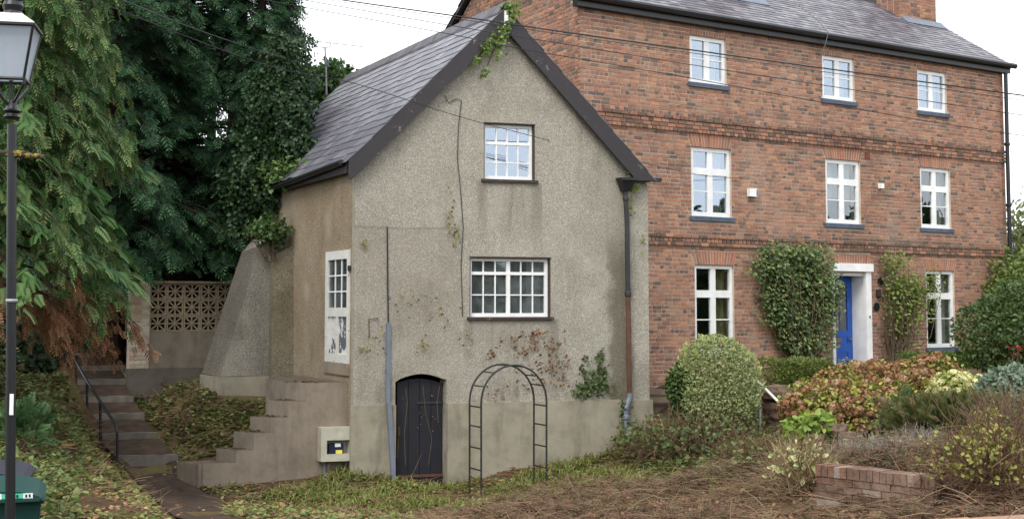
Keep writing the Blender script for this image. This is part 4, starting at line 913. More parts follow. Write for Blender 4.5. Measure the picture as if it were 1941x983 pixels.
r0, r1 = at(1425, 780, 24.1), at(1660, 800, 21.8); ru = (r1 - r0)[:2]; rl = np.hypot(*ru); ru = ru / rl; rzr = math.atan2(ru[1], ru[0])
rw = thing('rubble_wall', 'rough dry-stone rubble retaining wall below the brown hydrangea', 'wall', (r0[0], r0[1], .7))
mb = MB(); rn = np.array([-ru[1], ru[0]]); RP = lambda a, z, d: np.array((*(r0[:2] + ru * a + rn * d), z)); mb.box(RP, (0, rl), (.4, 1.62), (.12, .5)); mb.build('core', M_earth, rw)
z = .5; row = 0
while z < 1.7:
    h = random.uniform(.15, .24); a = -random.uniform(0, .2)
    while a < rl:
        w_ = random.uniform(.22, .5); q = RP(a + w_ / 2, z + h / 2, random.uniform(.05, .12)); piece('stone', random.choice(ST), rw, S4(q, (w_ * 1.12, .34, h * 1.15), rzr)); a += w_
    z += h
for px, py, Y, s in [(1580, 815, 20.8, .28), (1545, 832, 20.6, .2), (1610, 828, 20.5, .22), (1500, 760, 23.2, .26), (1470, 742, 23.6, .3)]:
    q = at(px, py, Y); piece('stone', random.choice(ST), rw, S4(q, (s * 1.4, s, s * .8), rzr))
# white handrail in front of it
wr = thing('white_handrail', 'sloping white tube handrail in front of the rubble wall', 'handrail', tuple(at(1500, 800, 22.6)))
mb = MB(); mb.tube([at(1434, 720, 23.4), at(1438, 724, 23.4), at(1500, 785, 22.6), at(1500, 792, 22.6)], .024, 8); mb.build('rail', M_rail, wr)
MB().tube([at(1497, 788, 22.62), at(1494, 880, 22.62)], .022, 8).build('post', M_rail, wr); MB().tube([at(1440, 726, 23.4), at(1442, 860, 23.4)], .022, 8).build('post', M_rail, wr)
# garden steps beside the cottage: two timber rails
tf = thing('timber_edging', 'weathered timber boards edging the bed between cottage and brick house', 'edging', tuple(at(1250, 770, 25.2)))
for y in (737, 752): mb = MB(); a, b = at(1228, y, 25.1), at(1300, y + 1, 25.9); mb.prism([a, b, b + np.array((0, 0, -.1)), a + np.array((0, 0, -.1))], (0.03, .09, 0)); mb.build('board', M_timber, tf)
mb = MB(); a, b = at(1228, 766, 25.3), at(1300, 768, 26.1); mb.prism([a, b, b + np.array((0, 0, -.5)), a + np.array((0, 0, -.5))], (0.02, .05, 0)); mb.build('backing_board', M_timber, tf)
q = at(1252, 800, 24.2); tag(MB().cbox(q, (.5, .3, .1), .3).build('stone_slab', M_stone), 'flat brown stone slab lying beside the cottage plinth', 'stone')
# low brick retaining wall
b0_, b1_ = at(1546, 880, 13.7), at(1770, 904, 12.65); bu = (b1_ - b0_)[:2]; bl_ = np.hypot(*bu); bu = bu / bl_; bn = np.array([-bu[1], bu[0]]); ztb = (b0_[2] + b1_[2]) / 2
BP = lambda a, z, d: np.array((*(b0_[:2] + bu * a + bn * d), z))
bw = thing('brick_retaining_wall', 'low brick retaining wall with brick-on-edge coping among cut branches', 'wall', (b0_[0], b0_[1], .9))
mb = MB(); mb.box(BP, (.01, bl_ - .01), (.6, ztb - .02), (.012, .24)); bcore = mb.build('core', m_concrete('dirty_mortar', rgb(116, 104, 94), .1), bw)
for r in range(6):
    z1 = ztb - .115 - r * .077; a = -(r % 2) * .11
    while a < bl_ - .02:
        c0, c1 = max(0, a), min(a + .225, bl_)
        if c1 - c0 > .03: MB().box(BP, (c0 + .005, c1 - .005), (z1 - .072, z1 - .004), (random.uniform(-.008, .004), .03)).build('brick', M_gbrick, bcore)
        a += .225
a = 0; i = 0
while a < bl_: MB().box(BP, (a + .004, a + .074), (ztb - .112, ztb + random.uniform(-.004, .004)), (-.012 + random.uniform(-.006, .006), .235)).build('coping_brick', M_gbrick, bcore); a += .078
# street-side coping stones at the very front
k0, k1 = at(1300, 983, 9.3), at(1941, 965, 10.2); zt_ = 1.625; ku = (k1 - k0)[:2]; ku = ku / np.hypot(*ku); kn = np.array([-ku[1], ku[0]]); kz = math.atan2(ku[1], ku[0])
fw = thing('front_wall', 'low street-side wall of long rounded sandstone coping stones', 'wall', (k0[0], k0[1], .9))
KP = lambda a, z, d: np.array((*(k0[:2] + ku * a + kn * d), z))
mb = MB(); mb.box(KP, (-.6, 8.4), (.5, zt_ - .16), (-.2, .1)); mb.build('core', M_rubble, fw)
a = -.62
while a < 8.3:
    w_ = .745; m = MB(); prof = [(-.24, -.17), (-.25, -.08), (-.17, -.01), (-.03, .0), (.08, -.02), (.14, -.09), (.13, -.17)]; jt = random.uniform(-.006, .006)
    m.prism([KP(a + .006, zt_ + z + jt, d) for d, z in prof], np.append(ku * (w_ - .014), 0)); m.build('coping_stone', M_coping, fw); a += w_

# ================================================================== garden arch
ga = thing('garden_arch', 'rusty dark iron garden arch with ladder rungs, standing before the cottage wall', 'arch', tuple(at(962, 935, 21.5)))
def hoop(xl, xr, Y):
    a, b = at(xl, 935, Y), at(xr, 935, Y + .35); cx = (a + b) / 2; hx = (b - a) / 2; zs = 1.7; rr = .6; base = float(ground(cx[0], cx[1])) - .1
    pts = [(-1, base), (-1, .9), (-1.005, zs)] + [(-math.cos(t), zs + rr * math.sin(t)) for t in np.linspace(.12, PI - .12, 19)] + [(1.005, zs), (1, .9), (1, base)]
    return [np.array((cx[0] + hx[0] * u, cx[1] + hx[1] * u, z)) for u, z in pts]
hf, hb_ = hoop(912, 1036, 21.3), hoop(890, 1012, 21.72)
for h in (hf, hb_): MB().tube(h, .017, 6).build('hoop', M_archiron, ga)
def hz(h, side, z):
    a, b = (h[0], h[2]) if side < 0 else (h[-1], h[-3]); t = (z - a[2]) / (b[2] - a[2]); return a + (b - a) * t
for z in (.6, .95, 1.3, 1.62):
    for sd2 in (-1, 1): MB().tube([hz(hf, sd2, z), hz(hb_, sd2, z)], .014, 5).build('rung', M_archiron, ga)
for i in (5, 8, 11, 14, 17, 19): MB().tube([hf[i], hb_[i]], .012, 5).build('rung', M_archiron, ga)

# ================================================================== street lamp
LY = 9.4; lb = at(22, 1100, LY); lt_ = at(23, 236, LY); lb[2] = float(ground(lb[0], lb[1])) - .1
lamp = thing('street_lamp', 'black cast-iron street lamp with tapered glass lantern in front of the conifer', 'street lamp', (lb[0], lb[1], lb[2] + .1))
ax = Vector(lt_ - lb).normalized(); LA = lambda py: at(22.5, py, LY)
mb = MB(); mb.tube([lb, lb + (lt_ - lb) * .2, lt_], [.048, .035, .033], 14); mb.lathe(lb, [(.1, 0), (.1, .5), (.075, .6), (.07, .9), (.045, .95)], 14); mb.build('column', M_black, lamp, smooth=False)
mb = MB(); mb.lathe(LA(226), [(.045, 0), (.062, .015), (.05, .03), (.045, .04), (.066, .06), (.05, .075), (.035, .1), (.03, .14)], 14); mb.build('collar', M_black, lamp)
mb = MB(); mb.lathe(LA(572), [(.041, 0), (.045, .01), (.041, .022)], 14); mb.build('band', M_alu, lamp)
mb = MB(); q = LA(765); mb.cbox(q + np.array((.012, -.037, 0)), (.028, .004, .15)); mb.build('sticker', M_stickw, lamp)
mb = MB(); a, b = at(-40, 286, LY), at(84, 297, LY); mb.tube([a, a + (b - a) * .35, LA(290) + np.array((0, -.0, 0)), a + (b - a) * .8, b], [.018, .02, .034, .019, .016], 8); mb.lathe(at(44, 293, LY), [(.03, -.02), (.034, 0), (.03, .02)], 8, (1, 0, 0)); mb.build('ladder_bar', M_lichen, lamp)
zb2, zt2 = LA(153)[2], LA(54)[2]; cx = LA(100); hb2, ht2 = .105, .172; zc0 = LA(204)[2]
_ca, _sa2 = math.cos(.2), math.sin(.2)
def cr(h, z, i): x_, y_ = h * (1, 1, -1, -1)[i], h * (-1, 1, 1, -1)[i]; return np.array((cx[0] + x_ * _ca - y_ * _sa2, cx[1] + x_ * _sa2 + y_ * _ca, z))
mb = MB()
for i in range(4): mb.tube([cr(hb2, zb2, i), cr(ht2, zt2, i)], .011, 5); mb.tube([cr(hb2, zb2, i), cr(hb2, zb2, (i + 1) % 4)], .013, 5); mb.tube([cr(ht2, zt2, i), cr(ht2, zt2, (i + 1) % 4)], .015, 5); mb.tube([np.array((cx[0], cx[1], zc0)), cr(hb2 * .5, zc0 + .07, i), cr(hb2 + .004, zb2 - .035, i), cr(hb2 + .004, zb2, i)], .011, 5)
mb.tube([np.array((cx[0], cx[1], zc0 - .03)), np.array((cx[0], cx[1], zb2))], .014, 6)
lf = mb.build('lantern_frame', M_black, lamp)
for i in range(4):
    j = (i + 1) % 4; mb = MB(); a, b, c_, d = cr(hb2 - .003, zb2, i), cr(hb2 - .003, zb2, j), cr(ht2 - .003, zt2, j), cr(ht2 - .003, zt2, i); n_ = np.cross(b - a, d - a); n_ = n_ / np.linalg.norm(n_) * .004; mb.prism([a, b, c_, d], n_); mb.build('pane', M_lampglass, lf)
mb = MB(); o4 = [cr(ht2 + .012, zt2 + .012, i) for i in range(4)]; t4 = [cr(.075, zt2 + .1, i) for i in range(4)]; mb.hexa(o4 + t4); mb.build('hood', M_lamptop, lamp)
mb = MB(); mb.hexa([cr(ht2 + .014, zt2 - .006, i) for i in range(4)] + [cr(ht2 + .014, zt2 + .011, i) for i in range(4)]); mb.build('hood_rim', M_black, lamp)
mb = MB(); mb.lathe((cx[0], cx[1], zt2 + .085), [(.085, 0), (.075, .02), (.062, .04), (.066, .05), (.075, .08), (.065, .11), (.05, .125), (.07, .135), (.045, .16), (.01, .175)], 16); mb.build('finial_cap', M_black, lamp)
mb = MB(); mb.tube([np.array((cx[0], cx[1], zb2)), np.array((cx[0], cx[1], zb2 + .1))], .02, 8); mb.lathe((cx[0], cx[1], zb2 + .1), [(.022, 0), (.04, .05), (.045, .1), (.03, .15), (.01, .18)], 10); mb.build('bulb', M_lamptop, lamp)

# ================================================================== wheelie bins
def wheelie(name, label, c, rz, body, lidm, sticker):
    b = thing(name, label, 'bin', tuple(c), 'wheelie bins behind the street lamp'); R_ = Matrix.Rotation(rz, 3, 'Z'); T = lambda x, y, z: np.array(Vector(c) + R_ @ Vector((x, y, z)))
    m = MB(); m.hexa([T(-.21, -.22, .06), T(.21, -.22, .06), T(.21, .24, .06), T(-.21, .24, .06), T(-.27, -.32, .98), T(.27, -.32, .98), T(.27, .36, .98), T(-.27, .36, .98)]); m.hexa([T(-.285, -.335, .955), T(.285, -.335, .955), T(.285, .375, .955), T(-.285, .375, .955), T(-.285, -.335, 1.0), T(.285, -.335, 1.0), T(.285, .375, 1.0), T(-.285, .375, 1.0)]); m.build('body', body, b)
    m = MB(); N = 12; prof = []
    for i in range(N + 1):
        t = i / N; x = -.3 + .6 * t; prof.append((x, 1.005 + .095 * math.sin(PI * t) ** .5))
    m.prism([T(-.3, -.37, .985)] + [T(x, -.37, z - .035) for x, z in prof] + [T(.3, -.37, .985)], np.append(np.array(R_ @ Vector((0, .76, 0)))[:2], .035)); ld = m.build('lid', lidm, b)
    m = MB(); m.box(lambda a, z, d: T(a, d, z), (-.26, .26), (.982, 1.0), (-.405, -.368)); m.build('lid_lip', lidm, ld)
    m = MB(); m.tube([T(-.2, .4, .98), T(-.2, .46, 1.0), T(.2, .46, 1.0), T(.2, .4, .98)], .016, 6); m.build('handle', lidm, b)
    for s_ in (-1, 1): m = MB(); m.lathe(T(.25 * s_, .27, .1), [(.03, -.03), (.1, -.03), (.1, .03), (.03, .03)], 16, tuple(R_ @ Vector((1, 0, 0)))); m.build('wheel', M_rubber, b)
    if sticker:
        P = lambda a, z, d: T(a, -.374 - d, z)
        def strip(x0, x1, z0, z1, mt_, nm, dd=0.0):
            m = MB(); m.box(P, (x0, x1), (z0, z1), (0, .003 + dd)); return m.build(nm, mt_, ld)
        s1 = strip(-.03, .2, 1.008, 1.045, M_stick, 'sticker'); strip(-.035, -.015, 1.006, 1.047, M_stickw, 'sticker_edge', .002); strip(.14, .21, 1.006, 1.045, M_stickw, 'sticker_edge', .002)
        for x in (.03, .06, .09, .155, .18): strip(x, x + .014, 1.014, 1.036, M_stickd, 'sticker_print', .004)
    return b
q = at(12, 900, 10.4); bg_ = float(ground(q[0], q[1])); wz = 3.2 - (926 - 588) / F * 10.0 - 1.07
wheelie('wheelie_bin', 'dark green wheelie bin with a teal and white sticker on its lid', (q[0], q[1], wz), .33, M_binG, M_binG, True)
q2 = at(-8, 880, 11.5); wheelie('wheelie_bin', 'dark grey lidded wheelie bin standing behind the green bin', (q2[0], q2[1], wz - .0), .26, M_binD, M_binD, False)
# stump
q = ground_hit(122, 880, 12); q[2] = float(ground(q[0], q[1])); sp = thing('tree_stump', 'short sawn tree stump among ivy above the bins', 'stump', tuple(q))
MB().lathe(q + np.array((0, 0, -.15)), [(.2, 0), (.17, .15), (.15, .3), (.145, .42)], 14).build('trunk', M_bark, sp); MB().lathe(q + np.array((0, 0, .265)), [(.142, 0), (.14, .012)], 14).build('cut_face', M_log, sp)
# scrap of white paper by the stair foot
q = at(434, 902, 22.3); q[2] = float(ground(q[0], q[1])) + .07; tag(MB().prism([q, q + np.array((.24, .05, .02)), q + np.array((.22, .12, .1)), q + np.array((.1, .1, .05)), q + np.array((.02, .12, .08))], (0, .01, .015)).build('paper_scrap', M_stickw), 'crumpled white scrap lying by the lowest stair block', 'litter')

# ================================================================== cables and aerial
def cable(pts, r, label, end=None):
    P = [at(x, y, Y) for x, y, Y in pts]; P = P + ([end] if end is not None else []); out = []
    for i in range(len(P) - 1):
        p0, p1, p2, p3 = P[max(i - 1, 0)], P[i], P[i + 1], P[min(i + 2, len(P) - 1)]
        for t in np.linspace(0, 1, 7)[:-1]: out.append(.5 * ((2 * p1) + (-p0 + p2) * t + (2 * p0 - 5 * p1 + 4 * p2 - p3) * t * t + (-p0 + 3 * p1 - 3 * p2 + p3) * t ** 3))
    out.append(P[-1]); tag(MB().tube(out, r, 5).build('overhead_cable', M_wire), label, 'cable', 'overhead cables')
CYs = lambda pts, Y: [(x, y, Y) for x, y in pts]
cable(CYs([(520, -22), (646, 0), (880, 33), (1090, 64), (1441, 113), (1894, 175), (2000, 189)], 18), .010, 'thickest overhead cable passing just below the cottage ridge end')
cable(CYs([(520, -18), (646, 4), (880, 38), (1090, 69), (1441, 119), (1894, 184), (2000, 200)], 18.3), .005, 'thin overhead cable running close under the thickest one')
cable(CYs([(460, -20), (573, 0), (838, 46), (1090, 87), (1380, 134), (1894, 212), (2000, 226)], 18.6), .006, 'overhead cable crossing the middle of the top-floor windows')
cable(CYs([(400, -20), (500, 0), (842, 63), (984, 92), (1246, 137), (1400, 165), (1735, 226), (2000, 266)], 18.9), .006, 'overhead cable crossing just below the top-floor sills')
cable([(100, -30, 13), (175, 0, 14), (500, 122, 18), (675, 159, 20), (895, 228, 22), (1180, 300, 25.5), (1330, 332, 27.4)], .006, 'long thin service cable sagging across the slate roof to the brick house', HP(4.55, 6.15, -.02))
cable([(160, -30, 13), (231, 0, 14), (400, 66, 20), (560, 118, 27.0)], .007, 'thin cable running into the ivy-clad trunk')
ae = thing('tv_aerial', 'spiky television aerial on a thin mast above the cottage roof', 'aerial', tuple(at(619, 150, 33)))
AY = 33; mb = MB(); mb.tube([at(616, 90, AY), at(618, 130, AY), at(619, 180, AY)], .022, 6); mb.build('mast', M_alu, ae)
mb = MB(); mb.tube([at(594, 79, AY), at(595, 86, AY), at(600, 89, AY), at(620, 91, AY), at(626, 88, AY), at(626, 82, AY)], .012, 5); mb.build('bracket', M_alu, ae)
b0_, b1_ = at(586, 77, AY), at(688, 89, AY); mb = MB(); mb.tube([b0_, b1_], .011, 5); mb.build('boom', M_alu, ae)
for i in range(16): c_ = b0_ + (b1_ - b0_) * (.1 + .88 * i / 15); mb = MB(); mb.tube([c_ + np.array((.02, -.16, .0)), c_ + np.array((-.02, .16, .03))], .006, 4); mb.build('element', M_alu, ae)
mb = MB(); mb.cbox(at(619, 121, AY), (.1, .08, .1)); mb.build('amplifier', M_pipegrey, ae)
mb = MB(); mb.cbox(b0_, (.03, .14, .1)); mb.build('reflector', M_black, ae)
# house far beyond, only its roof edge shows
nh = thing('neighbouring_house', 'distant house with a grey roof beyond the right-hand garden', 'house', tuple(at(1990, 560, 60)))
q = at(1990, 560, 60); mb = MB(); mb.cbox(q + np.array((0, 0, 0)), (5, 7, 4)); mb.build('wall', M_brick, nh)
mb = MB(); z0 = q[2] + 2; mb.prism([q * np.array((1, 1, 0)) + np.array((-2.9, -3.7, z0)), q * np.array((1, 1, 0)) + np.array((2.9, -3.7, z0)), q * np.array((1, 1, 0)) + np.array((0, -3.7, z0 + 1.4))], (0, 7.4, 0)); mb.build('roof', M_hslate, nh)

# ================================================================== vegetation
G_dark = [rgb(26, 44, 28), rgb(34, 56, 34), rgb(44, 66, 38)]
G_ivy = [rgb(38, 62, 34), rgb(52, 80, 40), rgb(70, 96, 50), rgb(92, 116, 62)]
G_con = [rgb(56, 84, 46), rgb(72, 100, 52), rgb(88, 116, 60)]
G_tip = [rgb(124, 142, 82), rgb(146, 150, 92), rgb(104, 134, 70)]
BRN = [rgb(104, 72, 50), rgb(128, 90, 62), rgb(86, 60, 44)]
TWG = [rgb(120, 92, 74), rgb(96, 72, 58), rgb(150, 124, 98), rgb(84, 62, 50)]

def tree_trunk(root, pts, rad, name='trunk'):
    return MB().tube(pts, rad, 9).build(name, M_bark, root)
GAPS = [(420, 222, 44, 56), (350, 60, 12, 10), (470, 28, 16, 10), (500, 8, 20, 10), (444, 170, 16, 22), (395, 250, 16, 18), (318, 312, 24, 15), (326, 382, 20, 14), (372, 40, 8, 10), (330, 190, 8, 6), (300, 340, 8, 8), (345, 325, 10, 6), (410, 150, 6, 6)]
def thin_out(P, D):       # drops fronds inside camera-view ellipses so sky shows between the limbs
    q = P - EYE; z = q @ FW; x = PX + F * (q @ RT) / z; y = PY - F * (q @ UPV) / z; k = np.ones(len(P), bool)
    for gx_, gy_, a, b in GAPS: e = ((x - gx_) / a) ** 2 + ((y - gy_) / b) ** 2; k &= (e > .2 + 1.5 * rng.uniform(size=len(P)) ** 1.5) | (rng.uniform(size=len(P)) < .1)
    return P[k], D[k]
def conifer(label, base, height, zlo, prof, nb, fpb, fs, cA, cB, droop, name='conifer', tmpl=None, hang=.7, lean=(0, 0), seed_gap=None, dead=None, az=None, outer=.25, rise=.12, group=None, strand=False):
    root = thing(name, label, 'tree', tuple(base), group); base = np.array(base); top = base + np.array((lean[0], lean[1], height))
    tree_trunk(root, [base - np.array((0, 0, .4)), base + (top - base) * .35, base + (top - base) * .8, top], [.28 * height / 10, .2 * height / 10, .1 * height / 10, .02])
    P, D, A, B, br = [], [], [], [], MB(); dP, dD = [], []; P2, D2_ = [], []
    for i in range(nb):
        t = rng.uniform(0, 1) ** .85; zz = zlo + (base[2] + height - zlo) * t; a = rng.uniform(*(az or (0, 2 * PI))); out = np.array((math.cos(a), math.sin(a), 0))
        L = prof(t) * rng.uniform(.62, 1.1); o = base + (top - base) * ((zz - base[2]) / height); s = np.linspace(0, 1, 7)
        pts = o + out * L * s[:, None] + np.array((0, 0, 1)) * (rise * L * s - droop * L * s ** 2.2)[:, None]
        if seed_gap and any(np.hypot(*(np.array(proj(pts[5])) - g_[:2])) < g_[2] for g_ in seed_gap): continue
        if not any(((np.array(proj(pts[i_])) - np.array((424, 215))) ** 2).sum() < 55 ** 2 for i_ in (3, 4, 5, 6)): br.tube(pts, [.035 * L / 2.5, .03 * L / 2.5, .025 * L / 2.5, .02 * L / 2.5, .014 * L / 2.5, .01, .005], 4, False)
        if strand and t < .34 and rng.uniform() < .6 and not (dead is not None and dead(proj(pts[4]), rng.uniform())):
            n = int(34 * L / 2.2); ss = rng.uniform(.35, 1, n); side = np.cross(out, (0, 0, 1.0)); q = o + out * L * ss[:, None] * 1.05 + np.array((0, 0, 1)) * (rise * L * ss - droop * L * ss ** 2.2)[:, None] + side * rng.normal(size=(n, 1)) * .2 * L * (1.1 - ss)[:, None]
            P2.append(q); D2_.append(out * .8 + side * rng.normal(size=(n, 1)) * .6 - np.array((0, 0, .55))); continue
        if strand:
            for _ in range(int(fpb * L / 2.2)):
                s1 = rng.uniform(.3, 1.0) ** .7; p0 = o + out * L * s1 + np.array((0, 0, rise * L * s1 - droop * L * s1 ** 2.2)) + np.cross(out, (0, 0, 1.0)) * rng.normal() * .24 * L * (1.05 - s1)
                m = rng.integers(4, 9); l_ = np.arange(m)[:, None] * fs * .42; dv = norm(out * rng.uniform(.05, .5) + rng.normal(size=3) * .18 - np.array((0, 0, 1.0)))
                q = p0 + dv * l_ + rng.normal(size=(m, 3)) * .02; d = dv + out * rng.uniform(.0, .5, (m, 1)) + rng.normal(size=(m, 3)) * .3
                if dead is not None and dead(proj(pts[4]), rng.uniform()): dP.append(q); dD.append(d)
                else: P.append(q); D.append(d)
            continue
        n = max(5, int(fpb * L / 2.2)); ss = outer + (1 - outer) * rng.uniform(0, 1, n) ** .7
        side = np.cross(out, (0, 0, 1.0)); q = o + out * L * ss[:, None] + np.array((0, 0, 1)) * (rise * L * ss - droop * L * ss ** 2.2)[:, None]
        w_ = (.16 * L * (1.15 - ss))[:, None]; q = q + side * rng.normal(size=(n, 1)) * w_ + rng.normal(size=(n, 3)) * .05
        d = out * rng.uniform(.35, 1.0, (n, 1)) + side * rng.normal(size=(n, 1)) * .55 - np.array((0, 0, 1)) * (hang * rng.uniform(.4, 1.3, (n, 1)))
        if dead is not None and dead(proj(pts[4]), rng.uniform()): dP.append(q); dD.append(d)
        else: P.append(q); D.append(d)
    br.build('branches', M_bark, root)
    P, D = thin_out(np.vstack(P), np.vstack(D)); N = len(P)
    scatter('crown', tmpl or FROND_D, P, D, rng.uniform(.7, 1.25, N) * fs, pick(cA, N), pick(cB, N), L_needle, root, zhint=np.array((0, 0, 1.0)))
    if P2: P2 = np.vstack(P2); n = len(P2); scatter('low_sprays', FROND, P2, np.vstack(D2_), rng.uniform(.2, .34, n), pick([rgb(42, 76, 42), rgb(56, 92, 48), rgb(70, 100, 54)], n), pick([rgb(98, 126, 70), rgb(78, 114, 60), rgb(118, 138, 80)], n), L_needle, root, zhint=np.array((0, 0, 1.0)))
    if dP: dP = np.vstack(dP); n = len(dP); scatter('dead_fronds', tmpl or FROND_D, dP, np.vstack(dD), rng.uniform(.6, 1.1, n) * fs, pick(BRN, n), pick([rgb(158, 122, 94), rgb(134, 98, 72)], n), L_dry, root, zhint=np.array((0, 0, 1.0)))
    return root
def gpos(px, Y, off=0):
    q = at(px, 600, Y); q[2] = float(ground(q[0], q[1])) + off; return q
# pale conifer close by on the left, with weeping sprays and a dead brown skirt
conifer('tall pale-green weeping conifer behind the street lamp with dead brown lower sprays', gpos(-60, 18.5), 11, 3.3, lambda t: 2.3 * (1 - t) ** .5 * (1 if t > .1 else .75 + 2.5 * t) + .25, 430, 14, .2,
        [rgb(52, 82, 46), rgb(66, 98, 54), rgb(40, 66, 40)], [rgb(112, 140, 80), rgb(150, 158, 98), rgb(90, 126, 70)], .5, tmpl=FROND_T, strand=True, dead=lambda q, r: 455 < q[1] < 720 and q[0] < 205 and r < (.95 if q[1] > 510 else .25), az=(-PI * .85, PI * .35))
# dark conifers behind
D2 = [rgb(26, 50, 36), rgb(38, 66, 44), rgb(22, 42, 30)]; D2t = [rgb(62, 98, 62), rgb(84, 118, 76), rgb(46, 80, 52)]
conifer('broad dark-green conifer rising behind the pierced block wall', gpos(345, 29.5), 13.5, 4.6, lambda t: 3.1 * (1 - t) ** .4 + .3, 310, 56, .32, D2, D2t, .38, hang=.45, az=(-PI, PI * .2))
conifer('dark conifer with sweeping limbs between the pale conifer and the broad one', gpos(205, 27.5), 13, 4.3, lambda t: 2.7 * (1 - t) ** .45 + .3, 220, 48, .32, D2, D2t, .45, hang=.6, az=(-PI, PI * .3))
conifer('dark conifer whose sprays overhang the ivy-clad trunk and the cottage roof', gpos(488, 28.6), 10.2, 5.6, lambda t: 1.2 * (1 - t) ** .35 + .15, 190, 46, .3, D2, D2t, .4, hang=.55, az=(-PI, PI * .3))
conifer('dark conifer crowding the ivy-clad trunk beside the cottage roof', gpos(445, 31.5), 13.6, 5.5, lambda t: 1.55 * (1 - t) ** .4 + .25, 190, 48, .3, D2, D2t, .4, hang=.5, az=(-PI, PI * .3))
for i, (x, Y, h, lb_) in enumerate([(60, 33, 15, 'shadowy conifer farthest left behind the weeping conifer'), (160, 36, 14, 'shadowy conifer standing behind the head of the earth steps'), (265, 38, 11, 'shadowy low conifer seen above the whitewashed pier'), (395, 39, 10, 'shadowy low conifer seen above the pierced blocks')]):
    conifer(lb_, gpos(x, Y), h, 2.4, lambda t: 3.2 * (1 - t) ** .5 + .3, 150, 22, .8, G_dark, [rgb(44, 66, 42), rgb(54, 78, 48)], .4, tmpl=FROND_S, az=(-PI, 0), group='shadowy conifers at the back')

def blob(n, c, r, amp=.12, shell=.35, lo=-1.0, power=2.0):
    d = rdir(n * 2); d = d[d[:, 2] > lo][:n]; n = len(d); ph = rng.uniform(0, 6, 6)
    k = 1 + amp * (np.sin(d[:, 0] * 5 + ph[0]) + np.sin(d[:, 1] * 6 + ph[1]) + np.sin(d[:, 2] * 5 + ph[2]) + .7 * np.sin(d[:, 0] * 11 + ph[3] + d[:, 2] * 9)) * .5
    if power != 2: k = k / (np.abs(d) ** power).sum(1) ** (1 / power)
    f = 1 - shell * rng.uniform(0, 1, n) ** 2
    return np.array(c) + d * np.array(r) * (k * f)[:, None], d
def stems(root, base, tips, r=.012, mat=None, name='stems'):
    mb = MB(); base = np.array(base)
    for t in tips: m = (base + t) / 2 + rng.normal(size=3) * np.linalg.norm(t - base) * .1; b = base + rng.normal(size=3) * np.array((.12, .12, 0)); mb.tube([b, m, t], [r, r * .7, r * .35], 4, False)
    return mb.build(name, mat or M_stem, root)
def shrub(name, label, cat, c, r, n, ls, cols, tips, tmpl=LEAF, amp=.12, shell=.4, lo=-.9, mat=None, out=.6, nst=14, group=None, power=2.0, stem_r=.012, p=None, base_z=None):
    c = np.array(c); gz__ = float(ground(c[0], c[1])) if base_z is None else base_z; root = thing(name, label, cat, (c[0], c[1], gz__), group)
    P, d = blob(n, c, r, amp, shell, lo, power); N = len(P); P[:, 2] = np.maximum(P[:, 2], gz__ - .02)
    scatter('leaves', tmpl, P, d * out + rdir(N) * (1 - out * .5) + np.array((0, 0, -.15)), rng.uniform(.65, 1.25, N) * ls, pick(cols, N, p=p), pick(tips, N), mat or L_leaf, root, zhint=d + np.array((0, 0, .4)))
    stems(root, (c[0], c[1], gz__ - .05), P[rng.choice(N, nst)] * .85 + c * .15, stem_r); return root
def cpos(px, py, Y): return at(px, py, Y)
# ivy-clad trunk beside the roof
iv = thing('ivy_tree', 'leaning tree trunk smothered in ivy beside the cottage roof', 'tree', tuple(gpos(470, 27.4)))
tp = [gpos(470, 27.4, -.3), at(478, 470, 27.4), at(500, 330, 27.2), at(526, 200, 27.1), at(524, 150, 27.2), at(520, 120, 27.4)]
tree_trunk(iv, tp, [.34, .3, .27, .22, .16, .1])
P, Dn = [], []
for x, y, Y, rx_, rz_, n in [(468, 410, 27.1, .62, .75, 1500), (505, 300, 26.8, .75, .8, 2200), (540, 215, 26.6, .62, .8, 2200), (545, 120, 26.8, .5, .7, 1100), (562, 280, 26.3, .4, .4, 900), (556, 325, 26.2, .28, .3, 600), (520, 365, 26.6, .45, .5, 900), (480, 340, 26.9, .6, .6, 1000), (520, 170, 26.9, .55, .8, 1300)]:
    a, d = blob(int(n * 1.7), at(x, y, Y), (rx_, rx_ * .8, rz_), .32, .6); P.append(a); Dn.append(d)
P, Dn = thin_out(np.vstack(P), np.vstack(Dn)); N = len(P)
scatter('ivy_leaves', IVY, P, Dn * .5 + rdir(N) * .6 - np.array((0, 0, .5)), rng.uniform(.045, .095, N), pick([rgb(26, 46, 28), rgb(34, 58, 34), rgb(46, 72, 38), rgb(22, 40, 26)], N), pick([rgb(44, 70, 38), rgb(70, 98, 50), rgb(36, 60, 34)], N), L_gloss, iv, zhint=Dn)
stems(iv, at(500, 330, 27.2), P[rng.choice(N, 40)], .014)
shrub('leafy_tree', 'small leafy tree top showing behind the far end of the cottage roof', 'tree', at(620, 195, 34.5), (.95, .9, 1.15), 5200, .17, [rgb(52, 80, 42), rgb(68, 98, 50), rgb(44, 68, 38)], [rgb(90, 120, 62), rgb(70, 100, 52)], amp=.22, shell=.7, lo=-1, nst=30, stem_r=.03)
